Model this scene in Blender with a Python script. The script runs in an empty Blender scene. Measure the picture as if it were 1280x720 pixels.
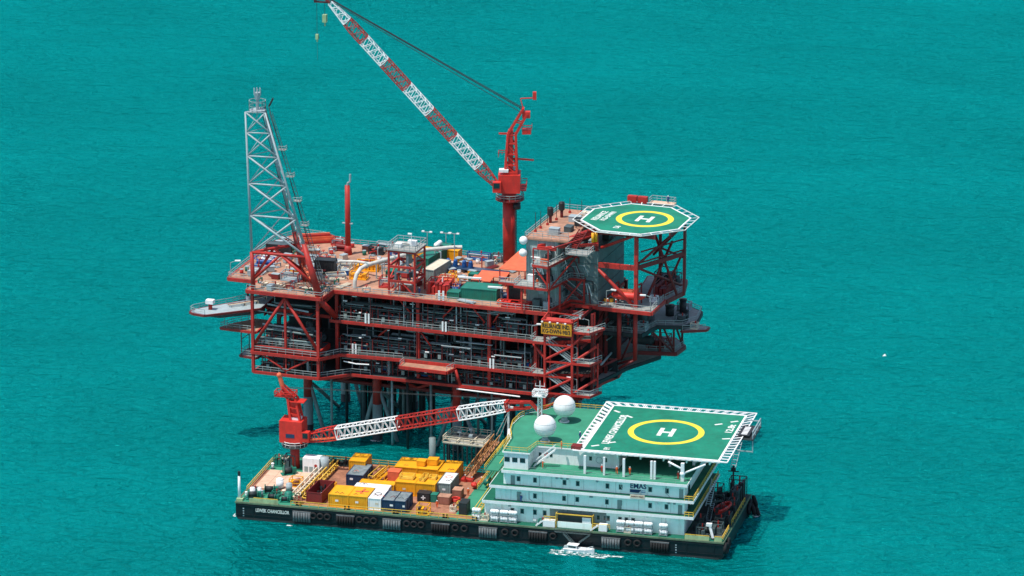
import bpy, math, random
from mathutils import Vector, Matrix, Quaternion
R = math.radians
rnd = random.Random(7)
sc = bpy.context.scene
col = sc.collection

# ------------------------------------------------------------------ camera, sky, sun, exposure
cam_d = bpy.data.cameras.new('camera'); cam = bpy.data.objects.new('camera', cam_d); col.objects.link(cam)
cam.location = (0, 0, 328.03); cam.rotation_euler = (R(90 - 17), 0, 0)
cam_d.sensor_width = 36; cam_d.lens = 36 * 5500 / 1280
cam_d.clip_start = 5; cam_d.clip_end = 60000
sc.camera = cam
SUN_EL, SUN_AZ = R(69), R(238)      # azimuth clockwise from +Y; the sun stands up on the left, a little towards the viewer
w = bpy.data.worlds.new('World'); sc.world = w; w.use_nodes = True
nt = w.node_tree; bg = nt.nodes['Background']
sky = nt.nodes.new('ShaderNodeTexSky'); sky.sky_type = 'NISHITA'; sky.sun_disc = False
sky.sun_elevation = SUN_EL; sky.sun_rotation = SUN_AZ; sky.air_density = 1.0; sky.dust_density = 1.2; sky.ozone_density = 1.0
nt.links.new(sky.outputs[0], bg.inputs[0]); bg.inputs[1].default_value = 0.15
sd = bpy.data.lights.new('sun', 'SUN'); sd.energy = 4.3; sd.angle = R(0.53); sd.color = (1, .955, .88)
so = bpy.data.objects.new('sun', sd); col.objects.link(so)
sdir = Vector((math.sin(SUN_AZ) * math.cos(SUN_EL), math.cos(SUN_AZ) * math.cos(SUN_EL), math.sin(SUN_EL)))
so.rotation_euler = sdir.to_track_quat('Z', 'Y').to_euler(); so.location = (0, 800, 500)
sc.view_settings.view_transform = 'Standard'; sc.view_settings.look = 'None'
sc.view_settings.exposure = 0.12; sc.view_settings.gamma = 1

# ------------------------------------------------------------------ materials
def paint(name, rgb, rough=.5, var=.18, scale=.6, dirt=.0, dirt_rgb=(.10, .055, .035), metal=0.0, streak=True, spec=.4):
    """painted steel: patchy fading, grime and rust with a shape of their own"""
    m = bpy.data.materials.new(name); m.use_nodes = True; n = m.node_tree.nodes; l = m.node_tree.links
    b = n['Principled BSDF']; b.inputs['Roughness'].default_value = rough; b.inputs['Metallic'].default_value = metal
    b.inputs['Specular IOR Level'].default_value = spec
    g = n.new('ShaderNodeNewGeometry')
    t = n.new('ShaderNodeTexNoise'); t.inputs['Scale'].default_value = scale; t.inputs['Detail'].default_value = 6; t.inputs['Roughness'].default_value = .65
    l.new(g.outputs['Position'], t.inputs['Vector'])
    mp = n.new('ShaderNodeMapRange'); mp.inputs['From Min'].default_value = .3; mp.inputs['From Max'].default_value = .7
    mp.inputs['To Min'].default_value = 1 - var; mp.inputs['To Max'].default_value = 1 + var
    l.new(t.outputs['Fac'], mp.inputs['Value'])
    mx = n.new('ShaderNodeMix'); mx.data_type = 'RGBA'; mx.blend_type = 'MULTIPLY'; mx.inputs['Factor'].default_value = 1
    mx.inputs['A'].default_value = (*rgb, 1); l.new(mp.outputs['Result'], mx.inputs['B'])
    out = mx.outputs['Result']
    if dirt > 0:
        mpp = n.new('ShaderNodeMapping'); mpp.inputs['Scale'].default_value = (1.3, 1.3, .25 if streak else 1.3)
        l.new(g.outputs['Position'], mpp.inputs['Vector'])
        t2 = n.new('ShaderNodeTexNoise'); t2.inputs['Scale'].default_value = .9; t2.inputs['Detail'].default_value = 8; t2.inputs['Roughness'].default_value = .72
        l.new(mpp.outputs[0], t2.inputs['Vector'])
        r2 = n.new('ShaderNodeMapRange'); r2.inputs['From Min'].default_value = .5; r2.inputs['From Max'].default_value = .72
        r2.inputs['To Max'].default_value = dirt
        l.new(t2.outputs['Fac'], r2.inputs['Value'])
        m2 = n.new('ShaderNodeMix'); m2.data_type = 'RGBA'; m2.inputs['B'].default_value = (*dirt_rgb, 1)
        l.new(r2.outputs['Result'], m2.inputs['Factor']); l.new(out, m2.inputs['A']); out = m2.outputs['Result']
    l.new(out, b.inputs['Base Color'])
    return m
M = dict(
 red=paint('red_paint', (.43, .026, .019), .55, .3, .45, .75, (.15, .035, .028)),
 brightred=paint('bright_red_paint', (.60, .032, .022), .5, .2, .5, .5, (.25, .04, .03)),
 orange=paint('orange_paint', (.72, .14, .06), .55, .15, .7, .3, (.3, .1, .06)),
 galv=paint('galvanised_steel', (.33, .40, .42), .5, .15, .8, .4, (.2, .2, .19)),
 rail=paint('rail_paint', (.32, .36, .355), .5, .12, .8, .35, (.25, .22, .2)),
 white=paint('white_paint', (.80, .81, .80), .5, .07, .5, .3, (.42, .33, .25)),
 wall=paint('white_wall_paint', (.84, .96, .90), .55, .06, .4, .42, (.50, .44, .34)),  # white walls with the sea's teal bounce light tinted into the colour
 cream=paint('cream_paint', (.66, .58, .44), .6, .15, .7, .4, (.3, .2, .12)),
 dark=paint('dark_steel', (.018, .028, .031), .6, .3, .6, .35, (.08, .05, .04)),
 mid=paint('grey_green_steel', (.06, .09, .095), .55, .3, .6, .4, (.1, .07, .05)),
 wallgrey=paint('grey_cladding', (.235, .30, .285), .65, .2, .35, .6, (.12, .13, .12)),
 tan=paint('tan_deck', (.41, .222, .15), .85, .3, .3, .8, (.20, .13, .10), streak=False, spec=.15),
 plate=paint('rusty_deck', (.34, .155, .095), .85, .35, .35, .8, (.10, .06, .045), streak=False, spec=.15),
 board=paint('timber_deck', (.62, .42, .30), .8, .15, .5, .45, (.36, .24, .17), streak=False, spec=.15),
 inner=paint('shade_toned_grating', (.045, .055, .056), .8, .3, .8, .4, (.05, .03, .025), streak=False),  # darker copy of the grating, shade between decks put into its colour
 shell=paint('grey_vessel_paint', (.05, .075, .08), .55, .3, .6, .4, (.1, .07, .05)),  # vessel grey darkened so its colour carries the shade between decks
 gang=paint('gangway_paint', (.42, .19, .06), .6, .3, .7, .5, (.2, .08, .04)),
 rim=paint('gunwale_paint', (.10, .15, .09), .7, .3, .6, .6, (.05, .05, .04)),
 grate=paint('grating', (.30, .31, .29), .7, .2, .8, .4, (.22, .15, .11), streak=False),
 heli=paint('green_deck_paint', (.012, .195, .122), .75, .25, .22, .6, (.035, .125, .09), streak=False, spec=.2),
 bgreen=paint('barge_green', (.04, .235, .145), .75, .2, .2, .45, (.06, .2, .13), streak=False, spec=.2),
 dgreen=paint('dark_green_deck', (.01, .12, .075), .75, .2, .3, .3, (.03, .07, .05), streak=False, spec=.2),
 lgreen=paint('pale_green', (.33, .45, .24), .7, .25, .5, .5, (.2, .16, .09)),
 yellow=paint('yellow_paint', (.82, .37, .012), .5, .12, .5, .4, (.40, .19, .03)),
 wallshade=paint('dark_cladding', (.12, .165, .165), .65, .2, .35, .6, (.07, .08, .08)),  # grey cladding darkened to paint in the shaded side of the building
 pwhite=paint('pipe_lagging', (.58, .58, .53), .6, .12, .8, .5, (.32, .26, .2)),
 marking=paint('worn_white_marking', (.68, .70, .66), .7, .15, .7, .5, (.25, .42, .34), streak=False),
 board_y=paint('sign_yellow', (.62, .27, .015), .5, .2, .8, .4, (.25, .1, .02)),
 ring=paint('yellow_marking', (.80, .62, .05), .7, .15, .7, .4, (.35, .40, .08), streak=False),
 yrail=paint('yellow_rail', (.72, .45, .06), .5, .2, .6, .3, (.3, .18, .05)),
 hull=paint('black_hull', (.005, .009, .013), .45, .3, .4, .35, (.035, .022, .018)),
 rubber=paint('rubber', (.012, .012, .013), .85, .3, .8, .0),
 fend=paint('worn_fender', (.13, .145, .15), .8, .4, 1.2, .6, (.06, .05, .05)),
 blue=paint('navy_paint', (.012, .04, .095), .5, .2, .5, .4, (.05, .05, .06)),
 bblue=paint('blue_paint', (.01, .09, .30), .5, .2, .5, .2),
 green=paint('green_paint', (.01, .17, .12), .5, .2, .5, .35, (.05, .07, .05)),
 black=paint('black_paint', (.02, .022, .025), .5, .3, .5, .3),
 maroon=paint('maroon_paint', (.19, .02, .02), .55, .2, .5, .5, (.12, .04, .03)),
 brown=paint('brown_box', (.30, .12, .08), .7, .2, .6, .4),
 greytop=paint('weathered_grey', (.16, .20, .21), .8, .4, 1.0, .6, (.30, .30, .29), streak=False),
 logo=paint('logo_blue', (.01, .04, .12), .5, .05, .5),
 logo2=paint('logo_light_blue', (.03, .18, .38), .5, .05, .5),
 glass=paint('dark_glass', (.012, .03, .035), .12, .1, .5, spec=.8),
 skin=paint('skin', (.30, .17, .11), .6, .05, 1),
 coverall=paint('orange_coverall', (.75, .12, .03), .8, .12, 2),
 coverall2=paint('red_coverall', (.55, .05, .035), .8, .12, 2),
 coverall3=paint('blue_coverall', (.03, .07, .22), .8, .12, 2),
 sleeve=paint('leg_coating', (.18, .24, .24), .7, .2, .5, .6, (.12, .13, .11)),
 lamp=paint('lamp_head', (.85, .86, .84), .4, .03, 1),
)
def sea_material():
    """silty green-blue water: light scattered back from below, and the sky mirrored at a slant"""
    m = bpy.data.materials.new('sea_water'); m.use_nodes = True; n = m.node_tree.nodes; l = m.node_tree.links
    df = n['Principled BSDF']; out = n['Material Output']; df.subsurface_method = 'BURLEY'
    df.inputs['Specular IOR Level'].default_value = 0; df.inputs['Roughness'].default_value = 1
    df.inputs['Subsurface Weight'].default_value = .35; df.inputs['Subsurface Radius'].default_value = (1, 1, 1); df.inputs['Subsurface Scale'].default_value = 3.0
    gl = n.new('ShaderNodeBsdfGlossy'); gl.inputs['Roughness'].default_value = .18; gl.inputs['Color'].default_value = (.03, .98, 1.0, 1)
    fr = n.new('ShaderNodeFresnel'); fr.inputs['IOR'].default_value = 1.34; mxs = n.new('ShaderNodeMixShader')
    l.new(fr.outputs[0], mxs.inputs[0]); l.new(df.outputs[0], mxs.inputs[1]); l.new(gl.outputs[0], mxs.inputs[2]); l.new(mxs.outputs[0], out.inputs['Surface'])
    g = n.new('ShaderNodeNewGeometry')
    def noise(scale, detail, rough, stretch=(1, 1, 1), rot=0, dist=0.):
        mp = n.new('ShaderNodeMapping'); mp.inputs['Scale'].default_value = stretch; mp.inputs['Rotation'].default_value = (0, 0, rot)
        l.new(g.outputs['Position'], mp.inputs['Vector'])
        t = n.new('ShaderNodeTexNoise'); t.inputs['Scale'].default_value = scale; t.inputs['Detail'].default_value = detail
        t.inputs['Roughness'].default_value = rough; t.inputs['Distortion'].default_value = dist
        l.new(mp.outputs[0], t.inputs['Vector']); return t.outputs['Fac']
    def mul(a, k):
        x = n.new('ShaderNodeMath'); x.operation = 'MULTIPLY'; l.new(a, x.inputs[0]); x.inputs[1].default_value = k; return x.outputs[0]
    def add(a, c):
        x = n.new('ShaderNodeMath'); l.new(a, x.inputs[0]); l.new(c, x.inputs[1]); return x.outputs[0]
    h = mul(noise(.045, 2, .5, (.4, 1.4, 1), -.55), 9.0)                # swell
    h = add(h, mul(noise(.13, 2, .5, (.6, 1.25, 1), -.4, .6), 7.0))      # wind waves
    h = add(h, mul(noise(.42, 3, .55, (.75, 1.1, 1), -.15, .6), 5.0))     # chop
    h = add(h, mul(noise(1.1, 3, .6, (.8, 1.1, 1), .1, .3), 1.5))       # ripples
    bp = n.new('ShaderNodeBump'); bp.inputs['Strength'].default_value = 1; bp.inputs['Distance'].default_value = .5
    l.new(h, bp.inputs['Height'])
    for k in (df, gl, fr): l.new(bp.outputs[0], k.inputs['Normal'])
    # patches of clearer and more silty water
    cr = n.new('ShaderNodeMix'); cr.data_type = 'RGBA'
    cr.inputs['A'].default_value = (.0, .112, .112, 1); cr.inputs['B'].default_value = (.0, .168, .168, 1)
    mr = n.new('ShaderNodeMapRange'); mr.inputs['From Min'].default_value = .3; mr.inputs['From Max'].default_value = .7
    l.new(noise(.012, 9, .66, (.7, 1.3, 1), .3, .6), mr.inputs['Value']); l.new(mr.outputs[0], cr.inputs['Factor'])
    # small breaking crests
    fo = n.new('ShaderNodeMapRange'); fo.inputs['From Min'].default_value = .74; fo.inputs['From Max'].default_value = .82
    l.new(noise(.35, 8, .7, (.8, 1.3, 1), .3), fo.inputs['Value'])
    cf = n.new('ShaderNodeMix'); cf.data_type = 'RGBA'; cf.inputs['B'].default_value = (.4, .55, .55, 1)
    l.new(fo.outputs[0], cf.inputs['Factor']); l.new(cr.outputs['Result'], cf.inputs['A'])
    l.new(cf.outputs['Result'], df.inputs['Base Color'])
    return m
M['sea'] = sea_material()

# ------------------------------------------------------------------ mesh helpers
class MB:
    def __init__(s): s.v = []; s.f = []
    def _add(s, vs, fs):
        o = len(s.v); s.v += [tuple(p) for p in vs]; s.f += [tuple(i + o for i in f) for f in fs]; return s
    def box(s, x0, y0, z0, x1, y1, z1):
        x0, x1 = min(x0, x1), max(x0, x1); y0, y1 = min(y0, y1), max(y0, y1); z0, z1 = min(z0, z1), max(z0, z1)
        return s._add([(x0, y0, z0), (x1, y0, z0), (x1, y1, z0), (x0, y1, z0), (x0, y0, z1), (x1, y0, z1), (x1, y1, z1), (x0, y1, z1)],
               [(0, 3, 2, 1), (4, 5, 6, 7), (0, 1, 5, 4), (1, 2, 6, 5), (2, 3, 7, 6), (3, 0, 4, 7)])
    def cyl(s, p, q, r, n=8, r2=None, caps=True):
        p = Vector(p); q = Vector(q); d = q - p
        if d.length < 1e-6: return s
        r2 = r if r2 is None else r2
        z = d.normalized(); x = z.orthogonal().normalized(); y = z.cross(x)
        a = [2 * math.pi * i / n + math.pi / n for i in range(n)]
        vs = [p + (x * math.cos(t) + y * math.sin(t)) * r for t in a] + [q + (x * math.cos(t) + y * math.sin(t)) * r2 for t in a]
        fs = [(i, (i + 1) % n, (i + 1) % n + n, i + n) for i in range(n)]
        if caps: fs += [tuple(range(n))[::-1], tuple(range(n, 2 * n))]
        return s._add(vs, fs)
    def bar(s, p, q, w, h=None):
        """rectangular beam p to q, w across, h high"""
        h = h or w; p = Vector(p); q = Vector(q); d = (q - p)
        if d.length < 1e-6: return s
        d.normalize(); up = Vector((0, 0, 1))
        if abs(d.z) > .98: up = Vector((0, 1, 0))
        x = d.cross(up).normalized() * (w / 2); y = x.cross(d).normalized() * (h / 2)
        vs = [p - x - y, p + x - y, p + x + y, p - x + y, q - x - y, q + x - y, q + x + y, q - x + y]
        return s._add(vs, [(0, 3, 2, 1), (4, 5, 6, 7), (0, 1, 5, 4), (1, 2, 6, 5), (2, 3, 7, 6), (3, 0, 4, 7)])
    def path(s, pts, r, n=8):
        for a, b in zip(pts, pts[1:]): s.cyl(a, b, r, n)
        for a in pts[1:-1]: s.sph(a, r, 6, 5)
        return s
    def prism(s, poly, z0, z1):
        n = len(poly)
        ar = sum(poly[i][0] * poly[(i + 1) % n][1] - poly[(i + 1) % n][0] * poly[i][1] for i in range(n))
        if ar < 0: poly = poly[::-1]
        vs = [(x, y, z0) for x, y in poly] + [(x, y, z1) for x, y in poly]
        return s._add(vs, [tuple(range(n))[::-1], tuple(range(n, 2 * n))] + [(i, (i + 1) % n, (i + 1) % n + n, i + n) for i in range(n)])
    def sph(s, c, r, nu=20, nv=12, sz=1):
        c = Vector(c); vs = [c + Vector((0, 0, r * sz))]; fs = []
        for j in range(1, nv):
            t = math.pi * j / nv
            for i in range(nu):
                a = 2 * math.pi * i / nu; vs.append(c + Vector((r * math.sin(t) * math.cos(a), r * math.sin(t) * math.sin(a), r * sz * math.cos(t))))
        vs.append(c - Vector((0, 0, r * sz))); e = len(vs) - 1
        for i in range(nu): fs.append((0, 1 + i, 1 + (i + 1) % nu))
        for j in range(nv - 2):
            for i in range(nu):
                a = 1 + j * nu + i; b = 1 + j * nu + (i + 1) % nu; fs.append((a, a + nu, b + nu, b))
        o = 1 + (nv - 2) * nu
        for i in range(nu): fs.append((o + i, e, o + (i + 1) % nu))
        return s._add(vs, fs)
    def ring(s, c, r0, r1, z0, z1, n=48):
        vs = []; fs = []
        for i in range(n):
            t = 2 * math.pi * i / n; ct, st = math.cos(t), math.sin(t)
            vs += [(c[0] + r0 * ct, c[1] + r0 * st, z0), (c[0] + r1 * ct, c[1] + r1 * st, z0), (c[0] + r1 * ct, c[1] + r1 * st, z1), (c[0] + r0 * ct, c[1] + r0 * st, z1)]
        for i in range(n):
            a = 4 * i; b = 4 * ((i + 1) % n)
            for k in range(4): fs.append((a + k, b + k, b + (k + 1) % 4, a + (k + 1) % 4)[::-1])
        return s._add(vs, fs)
    def torus(s, c, axis, r, t, n=14, k=6):
        c = Vector(c); z = Vector(axis).normalized(); x = z.orthogonal().normalized(); y = z.cross(x); vs = []; fs = []
        for i in range(n):
            a = 2 * math.pi * i / n; d = x * math.cos(a) + y * math.sin(a)
            for j in range(k):
                b = 2 * math.pi * j / k; vs.append(c + d * (r + t * math.cos(b)) + z * t * math.sin(b))
        for i in range(n):
            for j in range(k):
                fs.append((i * k + j, ((i + 1) % n) * k + j, ((i + 1) % n) * k + (j + 1) % k, i * k + (j + 1) % k))
        return s._add(vs, fs)
    def vessel(s, p, q, r, n=14):
        """pressure vessel with domed ends"""
        p = Vector(p); q = Vector(q); d = (q - p).normalized()
        s.cyl(p, q, r, n, caps=False)
        for a, sg in ((p, -1), (q, 1)):
            s.cyl(a, a + d * sg * r * .35, r, n, r * .75, caps=False); s.cyl(a + d * sg * r * .35, a + d * sg * r * .5, r * .75, n, r * .15)
        return s
    def rail(s, pts, h=1.1, r=.045, step=2.0, close=False, mid=True):
        """handrail: posts, top and middle rail"""
        pts = [Vector(p) for p in pts]
        if close: pts = pts + [pts[0]]
        for a, b in zip(pts, pts[1:]):
            d = b - a; n = max(1, round(d.length / step))
            for i in range(n + 1): c = a + d * i / n; s.bar(c, c + Vector((0, 0, h)), r * 1.6)
            s.bar(a + Vector((0, 0, h)), b + Vector((0, 0, h)), r * 2.2)
            if mid: s.bar(a + Vector((0, 0, h * .52)), b + Vector((0, 0, h * .52)), r * 1.6)
        return s
    def stairs(s, p, q, wdir, w=1.0):
        """open stair flight: stringers and treads; wdir = sideways unit vector"""
        p = Vector(p); q = Vector(q); wv = Vector(wdir) * w / 2; d = q - p
        for k in (-1, 1): s.bar(p + wv * k, q + wv * k, .1, .3)
        n = max(3, int(abs(d.z) / .3))
        for i in range(1, n): c = p + d * i / n; s.bar(c - wv, c + wv, .26, .06)
        return s
    def build(s, name, mat, parent=None, smooth=False, loc=None):
        me = bpy.data.meshes.new(name); me.from_pydata(s.v, [], s.f); me.update()
        me.materials.append(M[mat] if isinstance(mat, str) else mat)
        if smooth: me.shade_smooth()
        o = bpy.data.objects.new(name, me); col.objects.link(o)
        if parent is not None: o.parent = parent
        if loc: o.location = loc
        return o
def tag(o, label, cat, group=None, kind=None):
    if label: o['label'] = label
    if cat: o['category'] = cat
    if group: o['group'] = group
    if kind: o['kind'] = kind
    return o
PF = Matrix.Translation((-31.874, 953.254, 0)) @ Matrix.Rotation(R(-19.2), 4, 'Z')      # platform axes: u along its front, v away from it
BF = Matrix.Translation((-60.09, 901.37, 0)) @ Matrix.Rotation(R(-13.80), 4, 'Z')        # barge axes: u from the bow, v across
def thing(name, label, cat, F, loc=(0, 0, 0), rz=0, group=None):
    o = bpy.data.objects.new(name, None); col.objects.link(o); o.empty_display_size = .5
    o.location = F @ Vector(loc); o.rotation_euler = (0, 0, F.to_euler().z + rz)
    return tag(o, label, cat, group)
def kids(o): return [c for c in bpy.data.objects if c.parent == o]
def dup(o, F, loc, rz=0, label=None, group=None):
    """copy a thing, its parts and their sub-parts"""
    r = o.copy(); col.objects.link(r); r.location = F @ Vector(loc); r.rotation_euler = (0, 0, F.to_euler().z + rz)
    if label: r['label'] = label
    if group: r['group'] = group
    for ch in kids(o):
        c = ch.copy(); col.objects.link(c); c.parent = r
        for g in kids(ch):
            d = g.copy(); col.objects.link(d); d.parent = c
    return r
def lettering(txt, width, height, mat, parent, loc, rot, name='lettering', thick=.02, bold=.022):
    """flat letters fitted in width x height, lower left corner at loc"""
    cu = bpy.data.curves.new('letters', 'FONT'); cu.body = txt; cu.extrude = thick; cu.resolution_u = 3; cu.offset = bold
    t = bpy.data.objects.new('letters', cu); me = bpy.data.meshes.new_from_object(t)
    bpy.data.objects.remove(t); bpy.data.curves.remove(cu)
    xs = [v.co.x for v in me.vertices]; ys = [v.co.y for v in me.vertices]
    x0, x1, y0, y1 = min(xs), max(xs), min(ys), max(ys)
    for v in me.vertices: v.co = Vector(((v.co.x - x0) / (x1 - x0) * width, (v.co.y - y0) / (y1 - y0) * height, v.co.z))
    me.name = name; me.materials.clear(); me.materials.append(M[mat]); me.update()
    o = bpy.data.objects.new(name, me); col.objects.link(o); o.parent = parent; o.location = loc; o.rotation_euler = rot
    return o
FRONT = (R(90), 0, 0)
ORD = ('leftmost', 'second from the left', 'third from the left', 'fourth from the left', 'fifth from the left', 'sixth from the left', 'seventh from the left', 'eighth from the left', 'ninth from the left', 'tenth from the left')
def rank(objs, text):
    """label look-alikes by their order from the left"""
    for i, o in enumerate(sorted(objs, key=lambda o: o.location.x)): o['label'] = (ORD[i] if i < len(objs) - 1 or len(objs) < 3 else 'rightmost') + ' ' + text

# ------------------------------------------------------------------ the sea
b = MB(); b._add([(-9000, -500, 0), (9000, -500, 0), (9000, 26000, 0), (-9000, 26000, 0)], [(0, 1, 2, 3)])
tag(b.build('sea', 'sea'), None, None, kind='structure')

# ================================================================== OFFSHORE PLATFORM
Z0, Z1, Z2, Z3 = 18.0, 22.7, 30.2, 37.2
plat = thing('offshore_platform', 'red multi-deck offshore platform standing on tubular legs in the sea behind the barge', 'platform', PF)
LEGU, LEGV = (-16.4, 0.6, 20, 41), (1.5, 25)
for u in LEGU:
    for v in LEGV:
        o = MB().cyl((u, v, 8.5), (u, v, Z0), 1.05, 14).build('jacket_leg', 'red', plat, True)
        MB().cyl((u, v, -6), (u, v, 8.6), 1.12, 14).build('splash_sleeve', 'sleeve', o, True); MB().cyl((u, v, -5), (u, v, 1.9), 1.17, 14).build('marine_growth', 'dark', o, True)
def brace(p, q, r=.5, mat='sleeve', name='jacket_brace'): return MB().cyl(p, q, r, 10).build(name, mat, plat, True)
for v in LEGV:
    for a, c in zip(LEGU, LEGU[1:]):
        m = (a + c) / 2
        brace((a, v, 13.5), (m - 3.5, v, -4), .45); brace((c, v, 13.5), (m + 3.5, v, -4), .45)
        brace((a, v, 13.2), (c, v, 13.2), .4, 'maroon')
        brace((a, v, 16.9), (m, v, 13.4), .35, 'red'); brace((c, v, 16.9), (m, v, 13.4), .35, 'red')
for u in LEGU:
    brace((u, 1.5, 13.2), (u, 25, 13.2), .4, 'maroon'); brace((u, 1.5, 12.5), (u, 25, -3), .42)
for i in range(22):   # well conductors and risers below the lowest deck
    u = rnd.uniform(-12, 38); v = rnd.choice((6, 9, 12, 15, 18)) + rnd.uniform(-1, 1)
    MB().cyl((u, v, -4), (u, v, Z0), rnd.uniform(.3, .5), 8).build('conductor_pipe', rnd.choice(('dark', 'mid', 'sleeve')), plat, True)
for u, v, r, mt in ((-10, 0, .3, 'sleeve'), (5.2, -1, .28, 'galv'), (9.5, -2.5, .32, 'dark'), (26, -1, .3, 'mid'), (30, -3, .25, 'sleeve'), (34, -2, .35, 'dark'), (15, -2, .3, 'sleeve')):
    MB().cyl((u, v, -3), (u, v, Z0), r, 8).build('riser_pipe', mt, plat, True)

for k in range(16):   # more well conductors in close rows
    MB().cyl((-8 + (k % 8) * 2.4, 14 + (k // 8) * 2.6, -4), (-8 + (k % 8) * 2.4, 14 + (k // 8) * 2.6, Z0), .38, 8).build('conductor_pipe', 'dark', plat)
def deck(poly, z, mat, fascia='red', beam=.85, rails=None, plate_t=.25, fw=.35):
    """one deck level: plate > edge_beam, railing"""
    o = MB().prism(poly, z - plate_t, z).build('deck', mat, plat)
    n = len(poly); b = MB()
    cx = sum(p[0] for p in poly) / n; cy = sum(p[1] for p in poly) / n
    ar = sum(poly[i][0] * poly[(i + 1) % n][1] - poly[(i + 1) % n][0] * poly[i][1] for i in range(n))
    for i in range(n):
        p, q = Vector(poly[i]), Vector(poly[(i + 1) % n]); d = (q - p).normalized()
        nrm = Vector((d.y, -d.x)) * (1 if ar > 0 else -1)
        a = p + nrm * (fw / 2) ; c = q + nrm * (fw / 2)
        b.bar((a.x, a.y, z - beam / 2 + .02), (c.x, c.y, z - beam / 2 + .02), fw, beam)
    b.build('edge_beam', fascia, o)
    if rails:
        for seq in rails: MB().rail([(x, y, z + .02) for x, y in seq], 1.15, .05, 2.0).build('railing', 'rail', o)
    return o
# level outlines (front edge first)
top = [(-33, -4.8), (-25.4, -5), (-25.4, -12.3), (-7.2, -12.6), (-7, -6), (45, -6.4), (46.6, 2), (53.2, 2), (53.2, 21), (47, 22), (46, 29), (-24, 29.5), (-24, 33), (-31, 34), (-34, 26)]
deck(top, Z3, 'tan', 'red', .78, [[(-34, 26), (-33, -4.8), (-25.4, -5)], [(-25.4, -12.3), (-7.2, -12.6), (-7, -6), (44.8, -6.4)], [(38, 29), (-24, 29.5), (-24, 33), (-31, 34), (-34, 26)]])
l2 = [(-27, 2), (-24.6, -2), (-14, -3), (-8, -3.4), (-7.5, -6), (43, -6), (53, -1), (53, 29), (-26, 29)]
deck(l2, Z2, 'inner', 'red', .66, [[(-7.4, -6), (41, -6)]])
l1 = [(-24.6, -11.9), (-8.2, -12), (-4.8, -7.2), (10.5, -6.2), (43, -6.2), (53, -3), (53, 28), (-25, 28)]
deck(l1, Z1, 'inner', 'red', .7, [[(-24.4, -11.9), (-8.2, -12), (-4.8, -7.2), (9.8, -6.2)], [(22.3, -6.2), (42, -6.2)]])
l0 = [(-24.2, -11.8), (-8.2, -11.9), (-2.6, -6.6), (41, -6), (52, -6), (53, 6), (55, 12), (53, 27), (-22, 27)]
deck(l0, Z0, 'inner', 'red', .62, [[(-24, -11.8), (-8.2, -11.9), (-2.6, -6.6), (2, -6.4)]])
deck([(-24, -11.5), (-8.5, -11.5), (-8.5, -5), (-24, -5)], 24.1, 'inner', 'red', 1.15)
deck([(10.3, -9.2), (21.6, -9.6), (22.4, -6.5), (10, -6.5)], 22.0, 'tan', 'red', .7, [[(10.3, -6.6), (10.3, -9.2)], [(21.6, -9.6), (22.2, -6.6)]])
deck([(-15, 2.6), (39.6, 2.6), (39.6, 24), (-15, 24)], 13.1, 'dark', 'maroon', .7)
# left side cantilevers
tong = [(-37.2, -15.2), (-34.4, -15.6), (-24.4, -6.6), (-25, 5), (-27, 5), (-32, -4.8), (-36.6, -10.2), (-38.4, -12.8), (-38.4, -14.4)]
deck(tong, 31.3, 'galv', 'maroon', .5, [[(-34.4, -15.6), (-37.2, -15.2), (-38.4, -14.4), (-38.4, -12.8), (-36.6, -10.2), (-32, -4.8), (-27, 5)]])
deck([(-36, -10.2), (-33, -10.6), (-25, -4), (-27, 2)], 29.6, 'grate', 'mid', .35)
deck([(-33.2, -9.4), (-30.2, -9.6), (-24.4, -9.8), (-25, -1), (-28, -1), (-31.5, -5.6)], 26.6, 'tan', 'red', .5, [[(-24.6, -9.8), (-30.2, -9.6), (-33.2, -9.4), (-31.5, -5.6), (-28, -1)]])
b = MB()
for p in ((-28.5, -8.6), (-26.4, -6), (-28.5, -4)): b.bar((*p, 20.2), (*p, 26.2), .18)
b.bar((-28.5, -8.6, 24), (-28.5, -4, 24), .12); b.build('hanger_frame', 'maroon', plat)
deck([(-28.7, -8.8), (-24.6, -9.2), (-24.6, -2), (-28.7, -3.6)], 20.3, 'grate', 'maroon', .5, [[(-24.6, -9), (-28.6, -8.7), (-28.6, -3.7)]])
# right side cantilevers
deck([(53.3, 1.6), (66, 1.4), (66, 11.5), (53.3, 11.5)], Z3, 'grate', 'red', .8, [[(53.6, 1.7), (65.8, 1.6), (65.8, 11.4)]])
deck([(59, 11.8), (66.2, 11.8), (68, 19.4), (66, 28), (57, 28)], Z3 - .1, 'grate', 'maroon', 1.0, [[(66, 12), (67.8, 19.4), (65.8, 27.6)]])
deck([(53.3, 6), (62, 6.5), (63.5, 14), (69, 15.5), (71, 20), (70, 27), (66, 30), (53.3, 29)], Z2, 'grate', 'dark', .9, [[(53.5, 6.1), (62, 6.6), (63.5, 14), (69, 15.5), (71, 20), (70, 27), (66, 29.8)]])
deck([(69, 14.8), (74, 17.5), (74, 19.5), (69.8, 20)], 29.2, 'grate', 'maroon', .5, [[(69.2, 14.9), (73.8, 17.5)]])
deck([(53.3, 10), (58, 17), (66.5, 18.6), (67, 24), (63, 29), (53.3, 28)], Z1, 'grate', 'maroon', .9, [[(58, 17.1), (66.3, 18.7), (66.8, 24)]])
deck([(52.5, -1), (54.5, 6), (56.5, 14), (61, 24), (60, 28), (52.5, 28)], 19.6, 'grate', 'dark', .8)
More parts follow.
